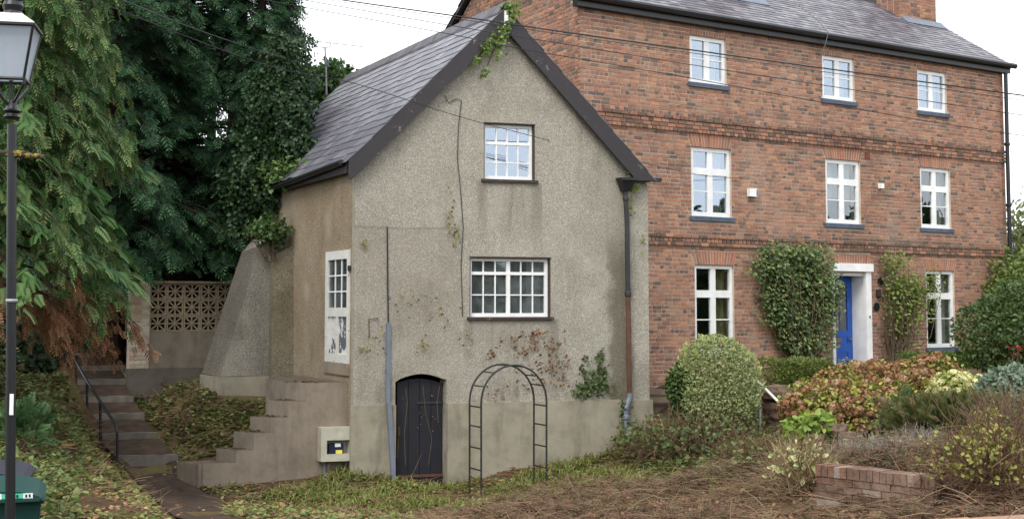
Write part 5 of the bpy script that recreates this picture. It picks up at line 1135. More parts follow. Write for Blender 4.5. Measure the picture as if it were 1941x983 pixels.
# dense undergrowth closing the view behind wall and steps
UG = [rgb(24, 38, 24), rgb(32, 50, 30), rgb(40, 60, 34)]
for i, (px, py, Y, r, lb_) in enumerate([(205, 560, 30.5, (1.3, .8, 2.2), 'dark evergreen bush closing the head of the earth steps'), (330, 480, 31.5, (2.3, .9, 1.6), 'dark evergreen bush behind the pierced block wall'), (455, 470, 29.8, (.9, .7, 1.5), 'dark evergreen bush between block wall and ivy trunk'), (90, 600, 28.5, (1.4, .9, 1.6), 'dark evergreen bush under the weeping conifer'), (-40, 640, 22, (1.5, 1.2, 1.5), 'dark undergrowth bush at the foot of the weeping conifer')]):
    shrub('evergreen_bush', lb_, 'bush', at(px, py, Y), r, 5200, .14, UG, [rgb(44, 66, 38), rgb(54, 76, 44)], amp=.2, shell=.6, lo=-1, nst=20, stem_r=.02)
shrub('ivy_patch', 'ivy growing over the shoulder of the roughcast buttress', 'ivy', at(512, 436, 25.5), (.4, .3, .3), 750, .075, G_ivy[:3], [rgb(70, 96, 48), rgb(96, 118, 60)], IVY, amp=.25, shell=.8, lo=-1, mat=L_gloss, base_z=4.2, nst=10)

# ---- creepers on the gable wall
def wall_ivy(label, spots, cols, tips, ls, stem=None, name='ivy_creeper', dv=-.03):
    base = np.mean([CP(*g(x, y), 0) for x, y, *_ in spots], axis=0); root = thing(name, label, 'ivy', tuple(base)); P = []
    for x, y, rx_, ry_, n in spots:
        a = rng.normal(size=(n, 2)) * .5
        for du, dz in a: u, z = g(x + du * rx_, y + dz * ry_); P.append(CP(u, z, dv - abs(rng.normal()) * .03))
    P = np.array(P); N = len(P); nv = np.append(-V, 0)
    scatter('leaves', IVY, P, rdir(N) * .8 - np.array((0, 0, .5)), rng.uniform(.6, 1.2, N) * ls, pick(cols, N), pick(tips, N), L_leaf, root, zhint=np.tile(nv, (N, 1)))
    if stem:
        mb = MB()
        for pl in stem: mb.tube([CP(*g(x, y), -.012) for x, y in pl], .006, 4, False)
        mb.build('stems', M_stem, root)
    return root
gl = [rgb(88, 116, 56), rgb(112, 138, 66), rgb(70, 98, 48)]
wall_ivy('green ivy tuft growing over the gable apex and down the left bargeboard', [(960, 16, 16, 10, 70), (965, 32, 10, 14, 26), (945, 68, 10, 20, 50), (930, 82, 18, 14, 80), (910, 98, 12, 10, 46), (896, 118, 8, 8, 22), (935, 105, 10, 24, 20), (910, 142, 6, 14, 14), (952, 50, 8, 18, 30)], gl, [rgb(112, 132, 66), rgb(126, 138, 74)], .07, [[(958, 25), (945, 70), (920, 90), (895, 125)], [(945, 75), (925, 120), (910, 150)]], dv=-.2)
br_ = [rgb(124, 90, 62), rgb(104, 76, 54), rgb(142, 110, 78)]
wall_ivy('withered brown ivy clinging to the wall right of the lower window', [(1000, 640, 50, 14, 46), (1030, 655, 34, 18, 46), (985, 665, 16, 22, 30), (1048, 690, 14, 30, 40), (1068, 690, 10, 20, 22), (1020, 700, 30, 30, 34), (930, 670, 10, 14, 14), (1005, 730, 40, 26, 26), (940, 745, 20, 16, 14), (1015, 630, 20, 8, 16), (1062, 720, 14, 20, 20)], br_, [rgb(150, 116, 82), rgb(118, 86, 60)], .052)
wall_ivy('patch of green ivy on the wall above the plinth by the downpipe', [(1120, 735, 34, 12, 90), (1135, 715, 18, 22, 110), (1105, 705, 10, 30, 40), (1136, 680, 8, 20, 36), (1118, 728, 24, 12, 70), (1100, 745, 14, 10, 26)], [rgb(70, 88, 56), rgb(88, 104, 64)], [rgb(110, 122, 78)], .075)
wall_ivy('few stray ivy sprigs on the wall between the wire and the lower window', [(850, 400, 8, 40, 26), (862, 440, 8, 30, 20), (690, 460, 10, 16, 12), (720, 640, 20, 40, 16), (820, 590, 60, 40, 24), (800, 655, 12, 16, 14), (690, 655, 14, 26, 14), (760, 560, 30, 30, 10), (880, 640, 20, 30, 12)], [rgb(126, 130, 76), rgb(150, 138, 84), rgb(108, 92, 62)], [rgb(160, 150, 96)], .055)
wall_ivy('dry sprigs and moss hanging from the hopper by the downpipe', [(1196, 352, 12, 12, 30), (1195, 385, 8, 24, 20), (1186, 290, 6, 14, 12), (1215, 460, 8, 20, 12), (1188, 325, 10, 16, 16)], [rgb(104, 124, 60), rgb(150, 120, 72)], [rgb(140, 150, 80)], .05)
wall_ivy('small ivy growing up the grey pipe shoe by the plinth', [(1176, 790, 8, 40, 60), (1180, 830, 12, 20, 40), (1172, 770, 6, 16, 20)], G_ivy, [rgb(90, 116, 60)], .07, dv=-.14)
wall_ivy('pale dry ivy stems clinging across the black cellar door', [(770, 760, 8, 50, 6), (800, 790, 10, 40, 6), (825, 770, 8, 60, 5)], [rgb(120, 104, 80), rgb(104, 86, 64)], [rgb(134, 118, 90)], .03, [[(768, 880), (766, 820), (772, 760), (768, 735)], [(812, 880), (818, 830), (806, 780), (801, 730)], [(830, 800), (828, 760), (833, 730)], [(775, 910), (790, 880), (798, 860)]], dv=.125)
# roof and eave ivy
e_ = [TL(t, v, .05) for t, v in [(0.02, 3.8), (.08, 4.3), (.0, 4.6), (.15, 5.0), (.1, 4.8), (.25, 5.6), (.05, 3.4), (.3, 6.0), (.2, 5.2)]]
root = thing('ivy_creeper', 'ivy creeping from the trunk across the slate eave', 'ivy', tuple(e_[0])); P = []; 
for q in e_: P.append(q + rng.normal(size=(140, 3)) * np.array((.2, .28, .14)))
P = np.vstack(P); N = len(P); scatter('leaves', IVY, P, rdir(N), rng.uniform(.06, .12, N), pick(G_ivy, N), pick([rgb(90, 118, 56), rgb(124, 146, 74)], N), L_gloss, root, zhint=np.array((0, 0, 1.)))

# ---- planting in front of the brick house
dm = shrub('clipped_bush', 'big clipped dome of pale variegated foliage before the brick house', 'bush', at(1357, 742, 23.2), (.73, .7, .94), 16000, .046, [rgb(112, 124, 74), rgb(140, 150, 96), rgb(90, 104, 58), rgb(166, 172, 120)], [rgb(170, 176, 126), rgb(146, 156, 102)], amp=.045, shell=.22, lo=-.75, nst=40, power=2.4)
shrub('evergreen_bush', 'dark green leafy bush pressed against the left flank of the clipped dome', 'bush', at(1288, 735, 23.1), (.22, .3, .42), 1300, .07, [rgb(36, 60, 30), rgb(50, 78, 36)], [rgb(84, 108, 50)], amp=.2, shell=.6)
P, d = blob(420, at(1357, 742, 23.2), (.76, .73, .97), .05, .04, -.3, 2.4); N = len(P)
scatter('shoots', LEAF, P, d + rdir(N) * .5 + np.array((0, 0, .5)), rng.uniform(.06, .11, N), pick([rgb(118, 136, 70), rgb(150, 160, 96)], N), pick([rgb(180, 184, 130)], N), L_leaf, dm, kind='stuff')
P, d = blob(500, at(1385, 800, 22.95), (.4, .3, .32), .2, .6); N = len(P)
scatter('browned_leaves', LEAF, P, rdir(N), rng.uniform(.04, .07, N), pick([rgb(122, 96, 62), rgb(104, 100, 58), rgb(90, 72, 50)], N), pick([rgb(140, 118, 76)], N), L_dry, dm, kind='stuff')
def hedge_box(label, pa, pb, zt_, dpt, n, cols, tips, grp):
    a, b = np.array(pa), np.array(pb); u = (b - a)[:2]; L = np.hypot(*u); u = u / L; nn = np.array([-u[1], u[0]]); z0 = float(ground(a[0], a[1])) - .05; root = thing('low_hedge', label, 'hedge', (a[0], a[1], z0), grp)
    t = rng.uniform(0, L, n); d = rng.uniform(0, dpt, n); z = rng.uniform(z0, zt_, n); f = rng.integers(0, 4, n); z[f == 0] = zt_ + .03 * np.sin(t[f == 0] * 7); d[f == 1] = 0; d[f == 2] = rng.uniform(0, .15, (f == 2).sum()); P = np.stack([a[0] + u[0] * t + nn[0] * d, a[1] + u[1] * t + nn[1] * d, z], 1) + rng.normal(size=(n, 3)) * .025
    scatter('leaves', LEAF, P, rdir(n) + np.array((0, 0, .4)), rng.uniform(.035, .07, n), pick(cols, n), pick(tips, n), L_leaf, root); stems(root, ((a + b) / 2) * np.array((1, 1, 0)) + np.array((0, 0, z0)), P[rng.choice(n, 20)]); return root
HG = [rgb(74, 92, 40), rgb(92, 110, 48), rgb(60, 80, 36)]
hedge_box('low clipped box hedge between the clipped dome and the blue door', at(1474, 720, 25.6), at(1580, 720, 26.6), at(1500, 687, 25.8)[2], .6, 5000, HG, [rgb(122, 134, 66)], 'low box hedges by the blue door')
hedge_box('low clipped box hedge under the right-hand ground-floor window', at(1736, 710, 27), at(1900, 710, 28.4), at(1800, 673, 27.5)[2], .6, 6000, [rgb(58, 80, 34), rgb(74, 96, 40)], [rgb(96, 116, 52)], 'low box hedges by the blue door')
# hydrangea with brown heads (each head a part)
def head_mesh(seed, cols, n=46):
    r = np.random.default_rng(seed); d = norm(r.normal(size=(n, 3))); d[:, 2] = np.abs(d[:, 2]) * .9 - .15; m = MB(); cl = []
    for q in d:
        p = q * np.array((1, 1, .8)); x = np.cross(q, r.normal(size=3)); x = x / np.linalg.norm(x); y = np.cross(q, x); s = .3 * r.uniform(.7, 1.2); m.add([p - x * s, p + y * s + q * .08, p + x * s, p - y * s + q * .05], [(0, 1, 2, 3)]); c = np.array(cols[r.integers(len(cols))]) * r.uniform(.8, 1.15); cl += [c] * 4
    me = m.mesh('flower_head', L_dry); ca = me.color_attributes.new('Col', 'FLOAT_COLOR', 'POINT'); a = np.ones((len(cl), 4), np.float32); a[:, :3] = cl; ca.data.foreach_set('color', a.ravel()); return me
HB_ = [head_mesh(i, [rgb(146, 106, 76), rgb(124, 86, 60), rgb(160, 124, 94), rgb(106, 74, 52)]) for i in range(3)]
HPk = [head_mesh(9 + i, [rgb(168, 136, 108), rgb(150, 114, 88), rgb(180, 152, 124)]) for i in range(2)]
HC_ = [head_mesh(20 + i, [rgb(206, 204, 144), rgb(188, 190, 122), rgb(220, 216, 168)]) for i in range(2)]
def hydrangea(label, lobes, nh, meshes, cols, tips, hs=.092):
    c0 = np.array(lobes[0][0]); root = thing('hydrangea', label, 'shrub', (c0[0], c0[1], float(ground(c0[0], c0[1])))); P, D = [], []
    for c, r, n in lobes: a, d = blob(n, c, r, .15, .45, -.8); P.append(a); D.append(d)
    P = np.vstack(P); D = np.vstack(D); N = len(P); P[:, 2] = np.maximum(P[:, 2], ground(P[:, 0], P[:, 1]))
    scatter('leaves', LEAF, P, D * .6 + rdir(N) * .6 - np.array((0, 0, .3)), rng.uniform(.055, .11, N), pick(cols, N), pick(tips, N), L_leaf, root, zhint=D + np.array((0, 0, .6)))
    stems(root, (c0[0], c0[1], float(ground(c0[0], c0[1]))), P[rng.choice(N, 60)], .009)
    tot = sum(l[2] for l in lobes)
    for c, r, n in lobes:
        a, d = blob(int(nh * n / tot * 1.0), c, np.array(r) * 1.04, .15, .06, -.35)
        for p, q in zip(a, d):
            if q[1] > .55: continue
            s = hs * random.uniform(.75, 1.25); piece('flower_head', random.choice(meshes), root, Matrix.Translation(p) @ Vector(q + np.array((0, 0, .6))).to_track_quat('Z', 'Y').to_matrix().to_4x4() @ Matrix.Rotation(random.uniform(0, 6), 4, 'Z') @ Matrix.Diagonal((s, s, s, 1)))
HL = [rgb(120, 134, 52), rgb(146, 156, 66), rgb(96, 112, 46), rgb(130, 104, 58), rgb(168, 168, 84)]
hydrangea('wide hydrangea full of withered brown flower heads below the blue door', [(at(1640, 772, 23.0), (1.35, .9, .74), 2800), (at(1545, 780, 22.2), (.55, .5, .52), 900), (at(1690, 746, 24.2), (1.0, .7, .56), 1500), (at(1660, 800, 21.6), (.6, .5, .42), 700), (at(1760, 715, 24.0), (.6, .5, .4), 600)], 480, HB_ + HB_ + HB_ + HPk, HL, [rgb(176, 182, 92), rgb(150, 158, 70), rgb(172, 140, 84)])
hydrangea('hydrangea with pale cream flower heads beside the brown-headed one', [(at(1812, 740, 22.6), (.5, .4, .32), 700)], 60, HC_, [rgb(110, 128, 56), rgb(140, 150, 76)], [rgb(180, 186, 110)], .08)
shrub('bright_leaf_shrub', 'bright lime-leaved sprawl hanging over the stones under the hydrangea', 'shrub', at(1535, 812, 20.9), (.42, .3, .24), 320, .14, [rgb(104, 134, 48), rgb(128, 150, 60), rgb(86, 116, 42)], [rgb(146, 164, 78)], shell=.9)
shrub('evergreen_hedge', 'tall dark rounded hedge bush at the right with a few red leaves', 'hedge', at(1915, 632, 24.5), (.92, .85, .98), 8000, .075, [rgb(44, 66, 34), rgb(62, 86, 42), rgb(50, 60, 38), rgb(84, 104, 54)], [rgb(96, 116, 62), rgb(76, 98, 50)], amp=.2, shell=.5, nst=50)
shrub('red_leaf_sprig', 'sprig of red leaves inside the tall dark hedge bush', 'shrub', at(1922, 664, 23.55), (.14, .1, .1), 16, .06, [rgb(170, 40, 44), rgb(140, 34, 40)], [rgb(190, 60, 60)], nst=4)
shrub('grey_leaf_shrub', 'blue-grey leaved shrub in front of the tall dark hedge bush', 'shrub', at(1915, 742, 20), (.5, .5, .36), 2600, .08, [rgb(82, 104, 84), rgb(104, 124, 102), rgb(64, 86, 68)], [rgb(136, 152, 130)], shell=.5)
def feathery(label, c, r, n, ls, cols, tips, name='feathery_shrub', up=.5, tm=TWG if False else None, mat=None, nst=20):
    c = np.array(c); gz__ = float(ground(c[0], c[1])); root = thing(name, label, 'shrub', (c[0], c[1], gz__)); P, d = blob(n, c, r, .25, .8, -.6); N = len(P); P[:, 2] = np.maximum(P[:, 2], ground(P[:, 0], P[:, 1]))
    scatter('foliage', tm or FROND_S, P, d * .7 + rdir(N) * .5 + np.array((0, 0, up)), rng.uniform(.6, 1.3, N) * ls, pick(cols, N), pick(tips, N), mat or L_needle, root); stems(root, (c[0], c[1], gz__), P[rng.choice(N, nst)], .01); return root
feathery('spreading green juniper beside the hydrangea', at(1805, 798, 19.5), (.85, .7, .4), 3200, .13, [rgb(58, 74, 36), rgb(74, 88, 44), rgb(96, 82, 56)], [rgb(96, 106, 58), rgb(122, 112, 78)])
feathery('dark green juniper sprays between hydrangea and grey twigs', at(1725, 800, 20.2), (.35, .35, .35), 700, .14, [rgb(52, 70, 40), rgb(66, 86, 48)], [rgb(88, 106, 64)])
def twiggy(name, label, c, r, nt_, tl, tcols, nl, ls, lcols, ltips, tm=LEAF, up=.5, thick=1.0, cat='shrub', leaf_hi=False):
    c = np.array(c); gz__ = float(ground(c[0], c[1])); root = thing(name, label, cat, (c[0], c[1], gz__)); P, d = blob(nt_, c, r, .25, .95, -.8); N = len(P); P[:, 2] = np.maximum(P[:, 2] - tl * .3, ground(P[:, 0], P[:, 1]))
    sc = rng.uniform(.5, 1.2, N) * tl; scatter('twigs', TWIG, P, d * .4 + rdir(N) * .7 + np.array((0, 0, up)), np.stack([np.full(N, .35 * thick), sc, sc], 1), pick(tcols, N), pick(tcols, N), L_dry, root)
    if nl: P, d = blob(nl, c, r, .25, .7, -.2 if leaf_hi else -.7); N = len(P); P[:, 2] = np.maximum(P[:, 2], ground(P[:, 0], P[:, 1])); scatter('leaves', tm, P, d * .5 + rdir(N) * .7, rng.uniform(.6, 1.2, N) * ls, pick(lcols, N), pick(ltips, N), L_leaf, root, zhint=d)
    return root
GT = [rgb(150, 140, 130), rgb(126, 112, 98), rgb(170, 164, 158), rgb(112, 98, 80)]
twiggy('lavender', 'grey dried lavender clump spreading behind the low brick wall', at(1660, 872, 16), (.75, .6, .22), 2600, .22, GT, 500, .05, [rgb(120, 122, 96), rgb(138, 134, 116)], [rgb(160, 158, 140)], up=.9)
twiggy('lavender', 'grey dried lavender clump below the spreading juniper', at(1760, 852, 16.5), (.55, .5, .2), 1800, .22, GT, 400, .05, [rgb(120, 122, 96)], [rgb(160, 158, 140)], up=.9)
twiggy('yellow_leaf_shrub', 'bare twiggy shrub with scattered yellow leaves at the right end of the brick wall', at(1868, 885, 12.6), (.52, .45, .5), 1100, .34, TWG, 900, .05, [rgb(150, 146, 66), rgb(104, 118, 56), rgb(84, 100, 50), rgb(72, 88, 46)], [rgb(170, 162, 84)], up=.4, leaf_hi=True)
twiggy('bare_shrub', 'brownish bare shrub rising behind the yellow-leaved one', at(1925, 835, 13.8), (.42, .4, .5), 1600, .36, [rgb(128, 106, 90), rgb(106, 88, 72), rgb(142, 122, 102)], 900, .05, [rgb(92, 104, 58), rgb(112, 116, 70)], [rgb(130, 134, 84)], up=.7)
twiggy('variegated_shrub', 'pale-stemmed shrub with cream-edged leaves left of the low brick wall', at(1522, 893, 15), (.34, .32, .34), 800, .34, [rgb(180, 160, 126), rgb(150, 128, 98), rgb(122, 98, 74)], 200, .075, [rgb(150, 166, 92), rgb(196, 198, 140), rgb(112, 136, 66)], [rgb(214, 212, 160)], up=.7, leaf_hi=True, thick=1.3)
twiggy('bramble', 'tangle of brown bramble stems and ivy under the clipped dome', at(1325, 838, 22.4), (1.15, .8, .46), 2600, .45, TWG, 2100, .075, [rgb(54, 78, 46), rgb(74, 98, 56), rgb(92, 108, 62), rgb(60, 66, 44)], [rgb(100, 122, 70), rgb(130, 136, 84)], tm=IVY, up=.2)
twiggy('bramble', 'brown bramble tangle in front of the rubble wall', at(1450, 865, 20.2), (.7, .6, .24), 1500, .4, TWG, 900, .07, [rgb(60, 84, 48), rgb(84, 104, 60), rgb(110, 96, 62)], [rgb(120, 130, 76)], tm=IVY, up=.2)
twiggy('bramble', 'ivy and bramble tangle at the foot of the grey pipe shoe', at(1215, 850, 23.2), (.55, .4, .3), 900, .35, TWG, 1000, .08, [rgb(66, 88, 50), rgb(92, 110, 62)], [rgb(130, 142, 82)], tm=IVY, up=.2)
# wall shrubs trained on the brick front
def wall_shrub(label, lobes, n, ls, cols, tips, foot, name='wall_shrub', mat=None, p=None):
    f0 = HP(*foot[:1], 1.8, -.15); root = thing(name, label, 'shrub', tuple(f0)); P, D = [], []
    for x, y, rx_, rz_, k_ in lobes:
        a_, z_ = on_plane(x, y, HC, HA); c = HP(a_, z_, -.2); q, d = blob(int(n * k_), (0, 0, 0), (rx_, .26, rz_), .34, .9, -1); P.append(c + np.stack([q[:, 0] * HA[0] + q[:, 1] * HN[0], q[:, 0] * HA[1] + q[:, 1] * HN[1], q[:, 2]], 1)); D.append(d)
    P = np.vstack(P); D = np.vstack(D); N = len(P); dd = (P[:, :2] - HC) @ HN; P[:, :2] -= np.maximum(dd + .02, 0)[:, None] * HN
    scatter('leaves', LEAF, P, rdir(N) * .8 - np.append(HN, .5), rng.uniform(.65, 1.2, N) * ls, pick(cols, N, p=p), pick(tips, N), mat or L_gloss, root, zhint=np.tile(np.append(-HN, .4), (N, 1)))
    stems(root, f0, P[rng.choice(N, 90)], .013); return root
wall_shrub('large glossy evergreen shrub trained on the brick wall left of the blue door', [(1490, 530, .95, .75, .9), (1450, 505, .6, .5, .5), (1535, 520, .62, .65, .6), (1500, 610, .85, .6, .7), (1520, 655, .7, .4, .4), (1545, 575, .42, .8, .5), (1460, 580, .5, .7, .4), (1572, 560, .2, .6, .1), (1500, 480, .8, .25, .3)], 1750, .09,
           [rgb(58, 82, 46), rgb(74, 100, 54), rgb(94, 116, 66), rgb(180, 174, 90), rgb(112, 104, 70)], [rgb(112, 132, 78), rgb(138, 150, 98), rgb(84, 108, 62)], (6.0,), p=[.28, .3, .24, .05, .13])
wall_shrub('sparse climbing rose on the brick wall right of the blue door', [(1690, 545, .6, .45, .7), (1720, 560, .6, .6, .7), (1700, 600, .6, .5, .5), (1690, 500, .4, .4, .25), (1755, 540, .3, .6, .2), (1668, 495, .12, .3, .1), (1705, 640, .5, .3, .08)], 640, .085, [rgb(92, 116, 50), rgb(112, 136, 60), rgb(76, 100, 44), rgb(140, 126, 70)], [rgb(134, 154, 78), rgb(110, 134, 62)], (9.2,), name='climbing_rose', mat=L_leaf)
shrub('garden_tree', 'thin-leaved tree beyond the right end of the brick house', 'tree', at(1945, 455, 38), (.85, .8, 1.2), 1100, .16, [rgb(92, 112, 70), rgb(116, 132, 84)], [rgb(150, 160, 112)], amp=.3, shell=.95, lo=-1, nst=40, stem_r=.02)
shrub('garden_tree', 'bushy tree behind the tall dark hedge bush', 'tree', at(1945, 560, 33), (1.0, .9, 1.1), 3000, .14, [rgb(76, 100, 48), rgb(96, 118, 58)], [rgb(130, 144, 80)], amp=.2, shell=.6)

# ---- ground cover: leaves, clippings, twigs
def zone(n, px, py, Y0=9, Y1=30):
    X = rng.uniform(px[0], px[1], n); Y = rng.uniform(py[0], py[1], n); return X, Y
def litter(name, label, n, box, ls, cols, tips, keep=None, tm=IVY, lift=.025, cat='ground cover', tw=None, mat=None, upd=.35, mound=0.0, thick=.35):
    X, Y = zone(n, box[:2], box[2:]); 
    fx = np.sin(X * 1.7 + 1.1 * np.sin(Y * 1.3)) + np.sin(Y * 2.3 + X * .9) + .8 * np.sin(X * 4.1 - Y * 3.3)
    if keep is not None: k = keep(X, Y, fx); X, Y, fx = X[k], Y[k], fx[k]
    N = len(X); Z = ground(X, Y) + mound * np.clip((Y - 13.2) / 1.5, 0, 1) * np.clip(np.sin(X * 1.3 + 2 * np.sin(Y * .9)) + np.sin(Y * 1.9 - X * .7) * .8 + .5 * np.sin(X * 3.7 + Y * 2.9), 0, 2) + np.abs(rng.normal(size=N)) * lift * (1 + .5 * np.clip(fx, -1, 2)); P = np.stack([X, Y, Z], 1)
    d = rdir(N); d[:, 2] = np.abs(d[:, 2]) * upd
    if tw: sc = rng.uniform(.4, 1.3, N) * tw; o = scatter(name, TWIG, P, d, np.stack([np.full(N, thick), sc, sc], 1), pick(cols, N), pick(tips, N), mat or L_dry, kind='stuff', org=(0, 0, 0), zhint=np.array((0, 0, 1.)))
    else: o = scatter(name, tm, P, d, rng.uniform(.55, 1.25, N) * ls, pick(cols, N), pick(tips, N), mat or L_leaf, kind='stuff', org=(0, 0, 0), zhint=np.array((0, 0, 1.4)))
    tag(o, label, cat); return o
def clear(X, Y):          # keep off buildings, the path and the steps
    d = np.stack([X, Y], 1) - CL[:2]; M = np.linalg.inv(np.stack([U, V], 1)); uv = d @ M.T
    incot = (uv[:, 0] > -.02) & (uv[:, 0] < CW) & (uv[:, 1] > -.05); stair = (uv[:, 0] > -2.3) & (uv[:, 0] < 0) & (uv[:, 1] > .15) & (uv[:, 1] < 1.2 + .3 * (uv[:, 0] < -.5))
    butt = (uv[:, 0] > -1.4) & (uv[:, 1] > 3.2)
    px = PX + F * X / Y; pz = ground(X, Y); py = 588 + F * (EYE[2] - pz) / Y
    path = (py > 862) & (px > np.interp(py, [862, 905, 983], [228, 252, 332])) & (px < np.interp(py, [862, 905, 983], [330, 368, 446]))
    stp = (py <= 866) & (py > 650) & (px > np.interp(py, [660, 720, 783, 862], [120, 130, 165, 224])) & (px < np.interp(py, [660, 720, 783, 862], [246, 246, 272, 335])) & (Y > 22.5)
    return ~(incot | stair | butt | path | stp)
isR = lambda X, Y: X + (20 - Y) * .16 > -.2                      # side of the brown brushwood
litter('ivy_ground_cover', 'trampled green ivy and clippings spread over the bank and lawn', 62000, (-9, 2.8, 11.5, 24.6), .07, [rgb(84, 104, 54), rgb(112, 128, 66), rgb(66, 86, 46), rgb(140, 142, 80), rgb(124, 104, 66)], [rgb(136, 150, 84), rgb(164, 162, 98), rgb(104, 122, 66)],
       lambda X, Y, f: clear(X, Y) & (f > -1.3 + 1.2 * rng.uniform(size=len(X))) & ~(isR(X, Y) & (Y < 20.4 + .5 * np.sin(X * 2))))
litter('ivy_bank', 'dark green ivy covering the slope between the steps and the buttress', 9000, (-8.4, -3.6, 22.6, 28), .085, [rgb(70, 88, 48), rgb(92, 108, 58), rgb(100, 82, 58), rgb(56, 72, 42)], [rgb(118, 132, 74), rgb(96, 112, 62), rgb(150, 150, 92)], lambda X, Y, f: clear(X, Y), lift=.05)
litter('bank_twigs', 'dry twigs lying over the bank beside the buttress', 2600, (-8.4, -3.6, 22.6, 28), 0, TWG, [rgb(150, 128, 100), rgb(120, 94, 74)], lambda X, Y, f: clear(X, Y), tw=.35, lift=.06, upd=.25)
litter('ivy_bank', 'leafy ivy growing on the bank behind the bins', 19000, (-9, -4.2, 11.5, 23), .066, [rgb(54, 74, 40), rgb(74, 96, 50), rgb(96, 116, 62), rgb(98, 82, 56)], [rgb(104, 124, 68), rgb(128, 140, 80), rgb(84, 100, 54)], lambda X, Y, f: clear(X, Y) & (X < -.33 * Y), lift=.1, upd=.7)
litter('ivy_under_wall', 'rough ivy and weeds below the brick house garden', 9000, (2.2, 7, 18.5, 25), .085, [rgb(60, 82, 46), rgb(84, 104, 58), rgb(104, 110, 62), rgb(98, 80, 56)], [rgb(126, 140, 80), rgb(110, 120, 72)], lambda X, Y, f: clear(X, Y), lift=.1)
litter('dry_leaves', 'fallen brown leaves scattered over the whole garden floor', 16000, (-9, 7, 10, 24), .07, [rgb(124, 92, 66), rgb(148, 112, 80), rgb(96, 70, 52), rgb(172, 146, 108)], [rgb(150, 116, 84), rgb(112, 82, 60)], lambda X, Y, f: clear(X, Y) | (rng.uniform(size=len(X)) < .12), tm=LEAF, lift=.03, mat=L_dry)
litter('twigs', 'cut twigs and stalks strewn over the garden floor', 9000, (-8.5, 7, 10, 24), 0, TWG, [rgb(160, 132, 104), rgb(128, 98, 76)], lambda X, Y, f: clear(X, Y), tw=.3, lift=.05, upd=.2)
litter('brushwood', 'reddish-brown heap of cut conifer brushwood in front of the arch', 28000, (-2.2, 6.5, 9.6, 21.2), .15, [rgb(100, 74, 60), rgb(82, 60, 50), rgb(118, 88, 70), rgb(66, 50, 43), rgb(92, 92, 58)], [rgb(124, 96, 78), rgb(100, 74, 60), rgb(98, 96, 62)], lambda X, Y, f: clear(X, Y) & isR(X, Y) & (f > -1.6 + rng.uniform(size=len(X))) & (Y < 21 + .5 * np.sin(X * 2)), tm=FROND_X, lift=.06, mat=L_dry, upd=.22, mound=.08)
litter('brushwood_stalks', 'long bare stalks lying through the brown brushwood', 5200, (-2, 6.5, 9.6, 20.5), 0, [rgb(122, 98, 80), rgb(96, 74, 60), rgb(150, 130, 106), rgb(78, 60, 50)], [rgb(140, 118, 94), rgb(100, 78, 62)], lambda X, Y, f: clear(X, Y) & isR(X, Y), tw=.42, lift=.07, upd=.12, mound=.08)
litter('cut_sticks', 'pale broken sticks lying on the brushwood and clippings', 900, (-6, 6, 10.5, 22), 0, [rgb(150, 130, 104), rgb(128, 104, 82), rgb(108, 82, 66)], [rgb(160, 140, 114), rgb(118, 94, 74)], lambda X, Y, f: clear(X, Y), tw=.34, lift=.05, upd=.2, mound=.04, thick=.6)
litter('grass', 'rough grass blades growing by the cottage wall and arch', 16000, (-4, 3.4, 18.5, 24), .16, [rgb(104, 122, 56), rgb(130, 144, 70), rgb(88, 106, 50)], [rgb(150, 158, 88), rgb(166, 164, 100)], lambda X, Y, f: clear(X, Y) & (f > -.2) & (Y > 19.6), tm=(LEAF[0] * np.array((.16, 1, 1)), LEAF[1], LEAF[2]), lift=.01, upd=1.6)
litter('wall_weeds', 'weeds and dead stalks growing along the cottage wall foot', 2600, (-3.2, 2.9, 22.0, 24.3), .13, [rgb(96, 112, 54), rgb(122, 118, 70), rgb(76, 92, 46), rgb(128, 104, 74)], [rgb(140, 144, 84), rgb(150, 128, 92)], lambda X, Y, f: clear(X, Y) & ((np.stack([X, Y], 1) - CL[:2]) @ np.array([-U[1], U[0]]) > -.45) & (f > -.4) & ((X < -2.15) | (X > -.95)), tm=(LEAF[0] * np.array((.3, 1, 1)), LEAF[1], LEAF[2]), lift=.03, upd=2.2)
feathery('green cut-back conifer seedling on the bank by the stump', at(46, 805, 16.5), (.24, .24, .24), 170, .17, [rgb(40, 70, 42), rgb(52, 82, 48)], [rgb(78, 108, 66)], name='seedling')

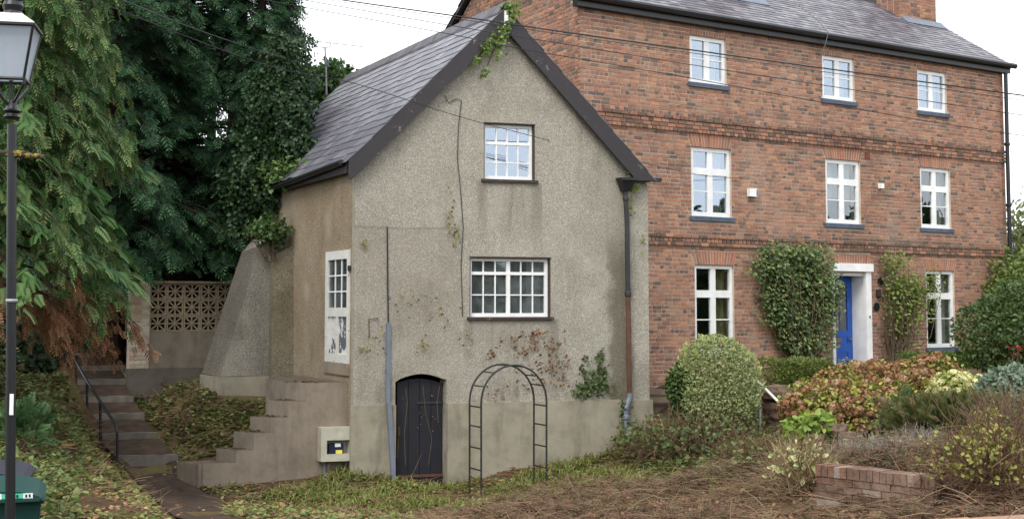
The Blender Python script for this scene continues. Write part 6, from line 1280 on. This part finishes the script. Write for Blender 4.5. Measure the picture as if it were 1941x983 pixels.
# ---- hedge across the street, behind the camera: it shows only in the window panes
hd = thing('street_hedge', 'tall evergreen hedge across the street, mirrored in the lower panes', 'hedge', (0, -24, 1.6))
mb = MB(); n1, n2 = 61, 9; X = np.linspace(-45, 45, n1)
for j in range(n2):
    for i in range(n1):
        t = j / (n2 - 1); h = 6.6 + 1.2 * math.sin(i * .9) + .8 * math.sin(i * 2.3); mb.v.append((X[i] + random.uniform(-.3, .3), -24 + 1.6 * math.cos(t * PI) * -1 + random.uniform(-.3, .3), 1.2 + h * math.sin(t * PI) ** .5))
mb.f = [(j * n1 + i, j * n1 + i + 1, (j + 1) * n1 + i + 1, (j + 1) * n1 + i) for j in range(n2 - 1) for i in range(n1 - 1)]
mb.build('inner_mass', m_plain('hedge_inner', rgb(38, 54, 32), .9, .4, 2, .5, .1), hd)
P = np.stack([rng.uniform(-45, 45, 9000), -22.6 + rng.normal(size=9000) * .7, rng.uniform(1.4, 8.6, 9000)], 1); scatter('leaves', LEAF, P, rdir(9000), rng.uniform(.2, .4, 9000), pick(UG, 9000), pick([rgb(60, 84, 46)], 9000), L_leaf, hd)

hd = thing('boundary_hedge', 'tall evergreen hedge beyond the right edge of the garden, mirrored in the house panes', 'hedge', (24, 16, 2.0)); N = 12000
P = np.stack([24 + rng.normal(size=N) * .7, rng.uniform(2, 34, N), rng.uniform(1.8, 6.6, N)], 1); P[:, 2] += .6 * np.sin(P[:, 1] * .9)
scatter('leaves', LEAF, P, rdir(N), rng.uniform(.2, .45, N), pick(UG, N), pick([rgb(60, 84, 46)], N), L_leaf, hd)
mb = MB(); ny = 25; yy = np.linspace(2, 34, ny)
for j in range(9):
    for i in range(ny): t = j / 8; mb.v.append((24.3 - 1.1 * math.cos(t * PI) + random.uniform(-.2, .2), yy[i], 1.4 + (4.6 + .6 * math.sin(i * 1.2)) * math.sin(t * PI) ** .5))
mb.f = [(j * ny + i, j * ny + i + 1, (j + 1) * ny + i + 1, (j + 1) * ny + i) for j in range(8) for i in range(ny - 1)]
mb.build('inner_mass', bpy.data.materials['hedge_inner'], hd)


P = []
for i in range(5):
    a_, b_ = (us[i], us[i - 1] if i else -.3); n = 46 if i else 90
    t1, t2 = rng.uniform(size=n), rng.uniform(size=n) ** .6 if i else rng.uniform(size=n)
    q = np.array([fl(a_ + (b_ - a_) * x) + VP_ * SW * y for x, y in zip(t1 ** .6 if i else t1, t2)]); P.append(np.column_stack([q, np.full(n, zs_[i] + (.018 if i == 0 else .008))]))
P = np.vstack(P); N = len(P); d = rdir(N); d[:, 2] = np.abs(d[:, 2]) * .15
tag(scatter('stair_litter', LEAF, P, d, rng.uniform(.03, .08, N), pick([rgb(96, 74, 56), rgb(120, 96, 70), rgb(84, 84, 50)], N), pick([rgb(130, 104, 78), rgb(96, 72, 54)], N), L_dry, kind='stuff', org=(0, 0, 0), zhint=np.array((0, 0, 2.0))), 'dead leaves lying on the door stair treads', 'litter')
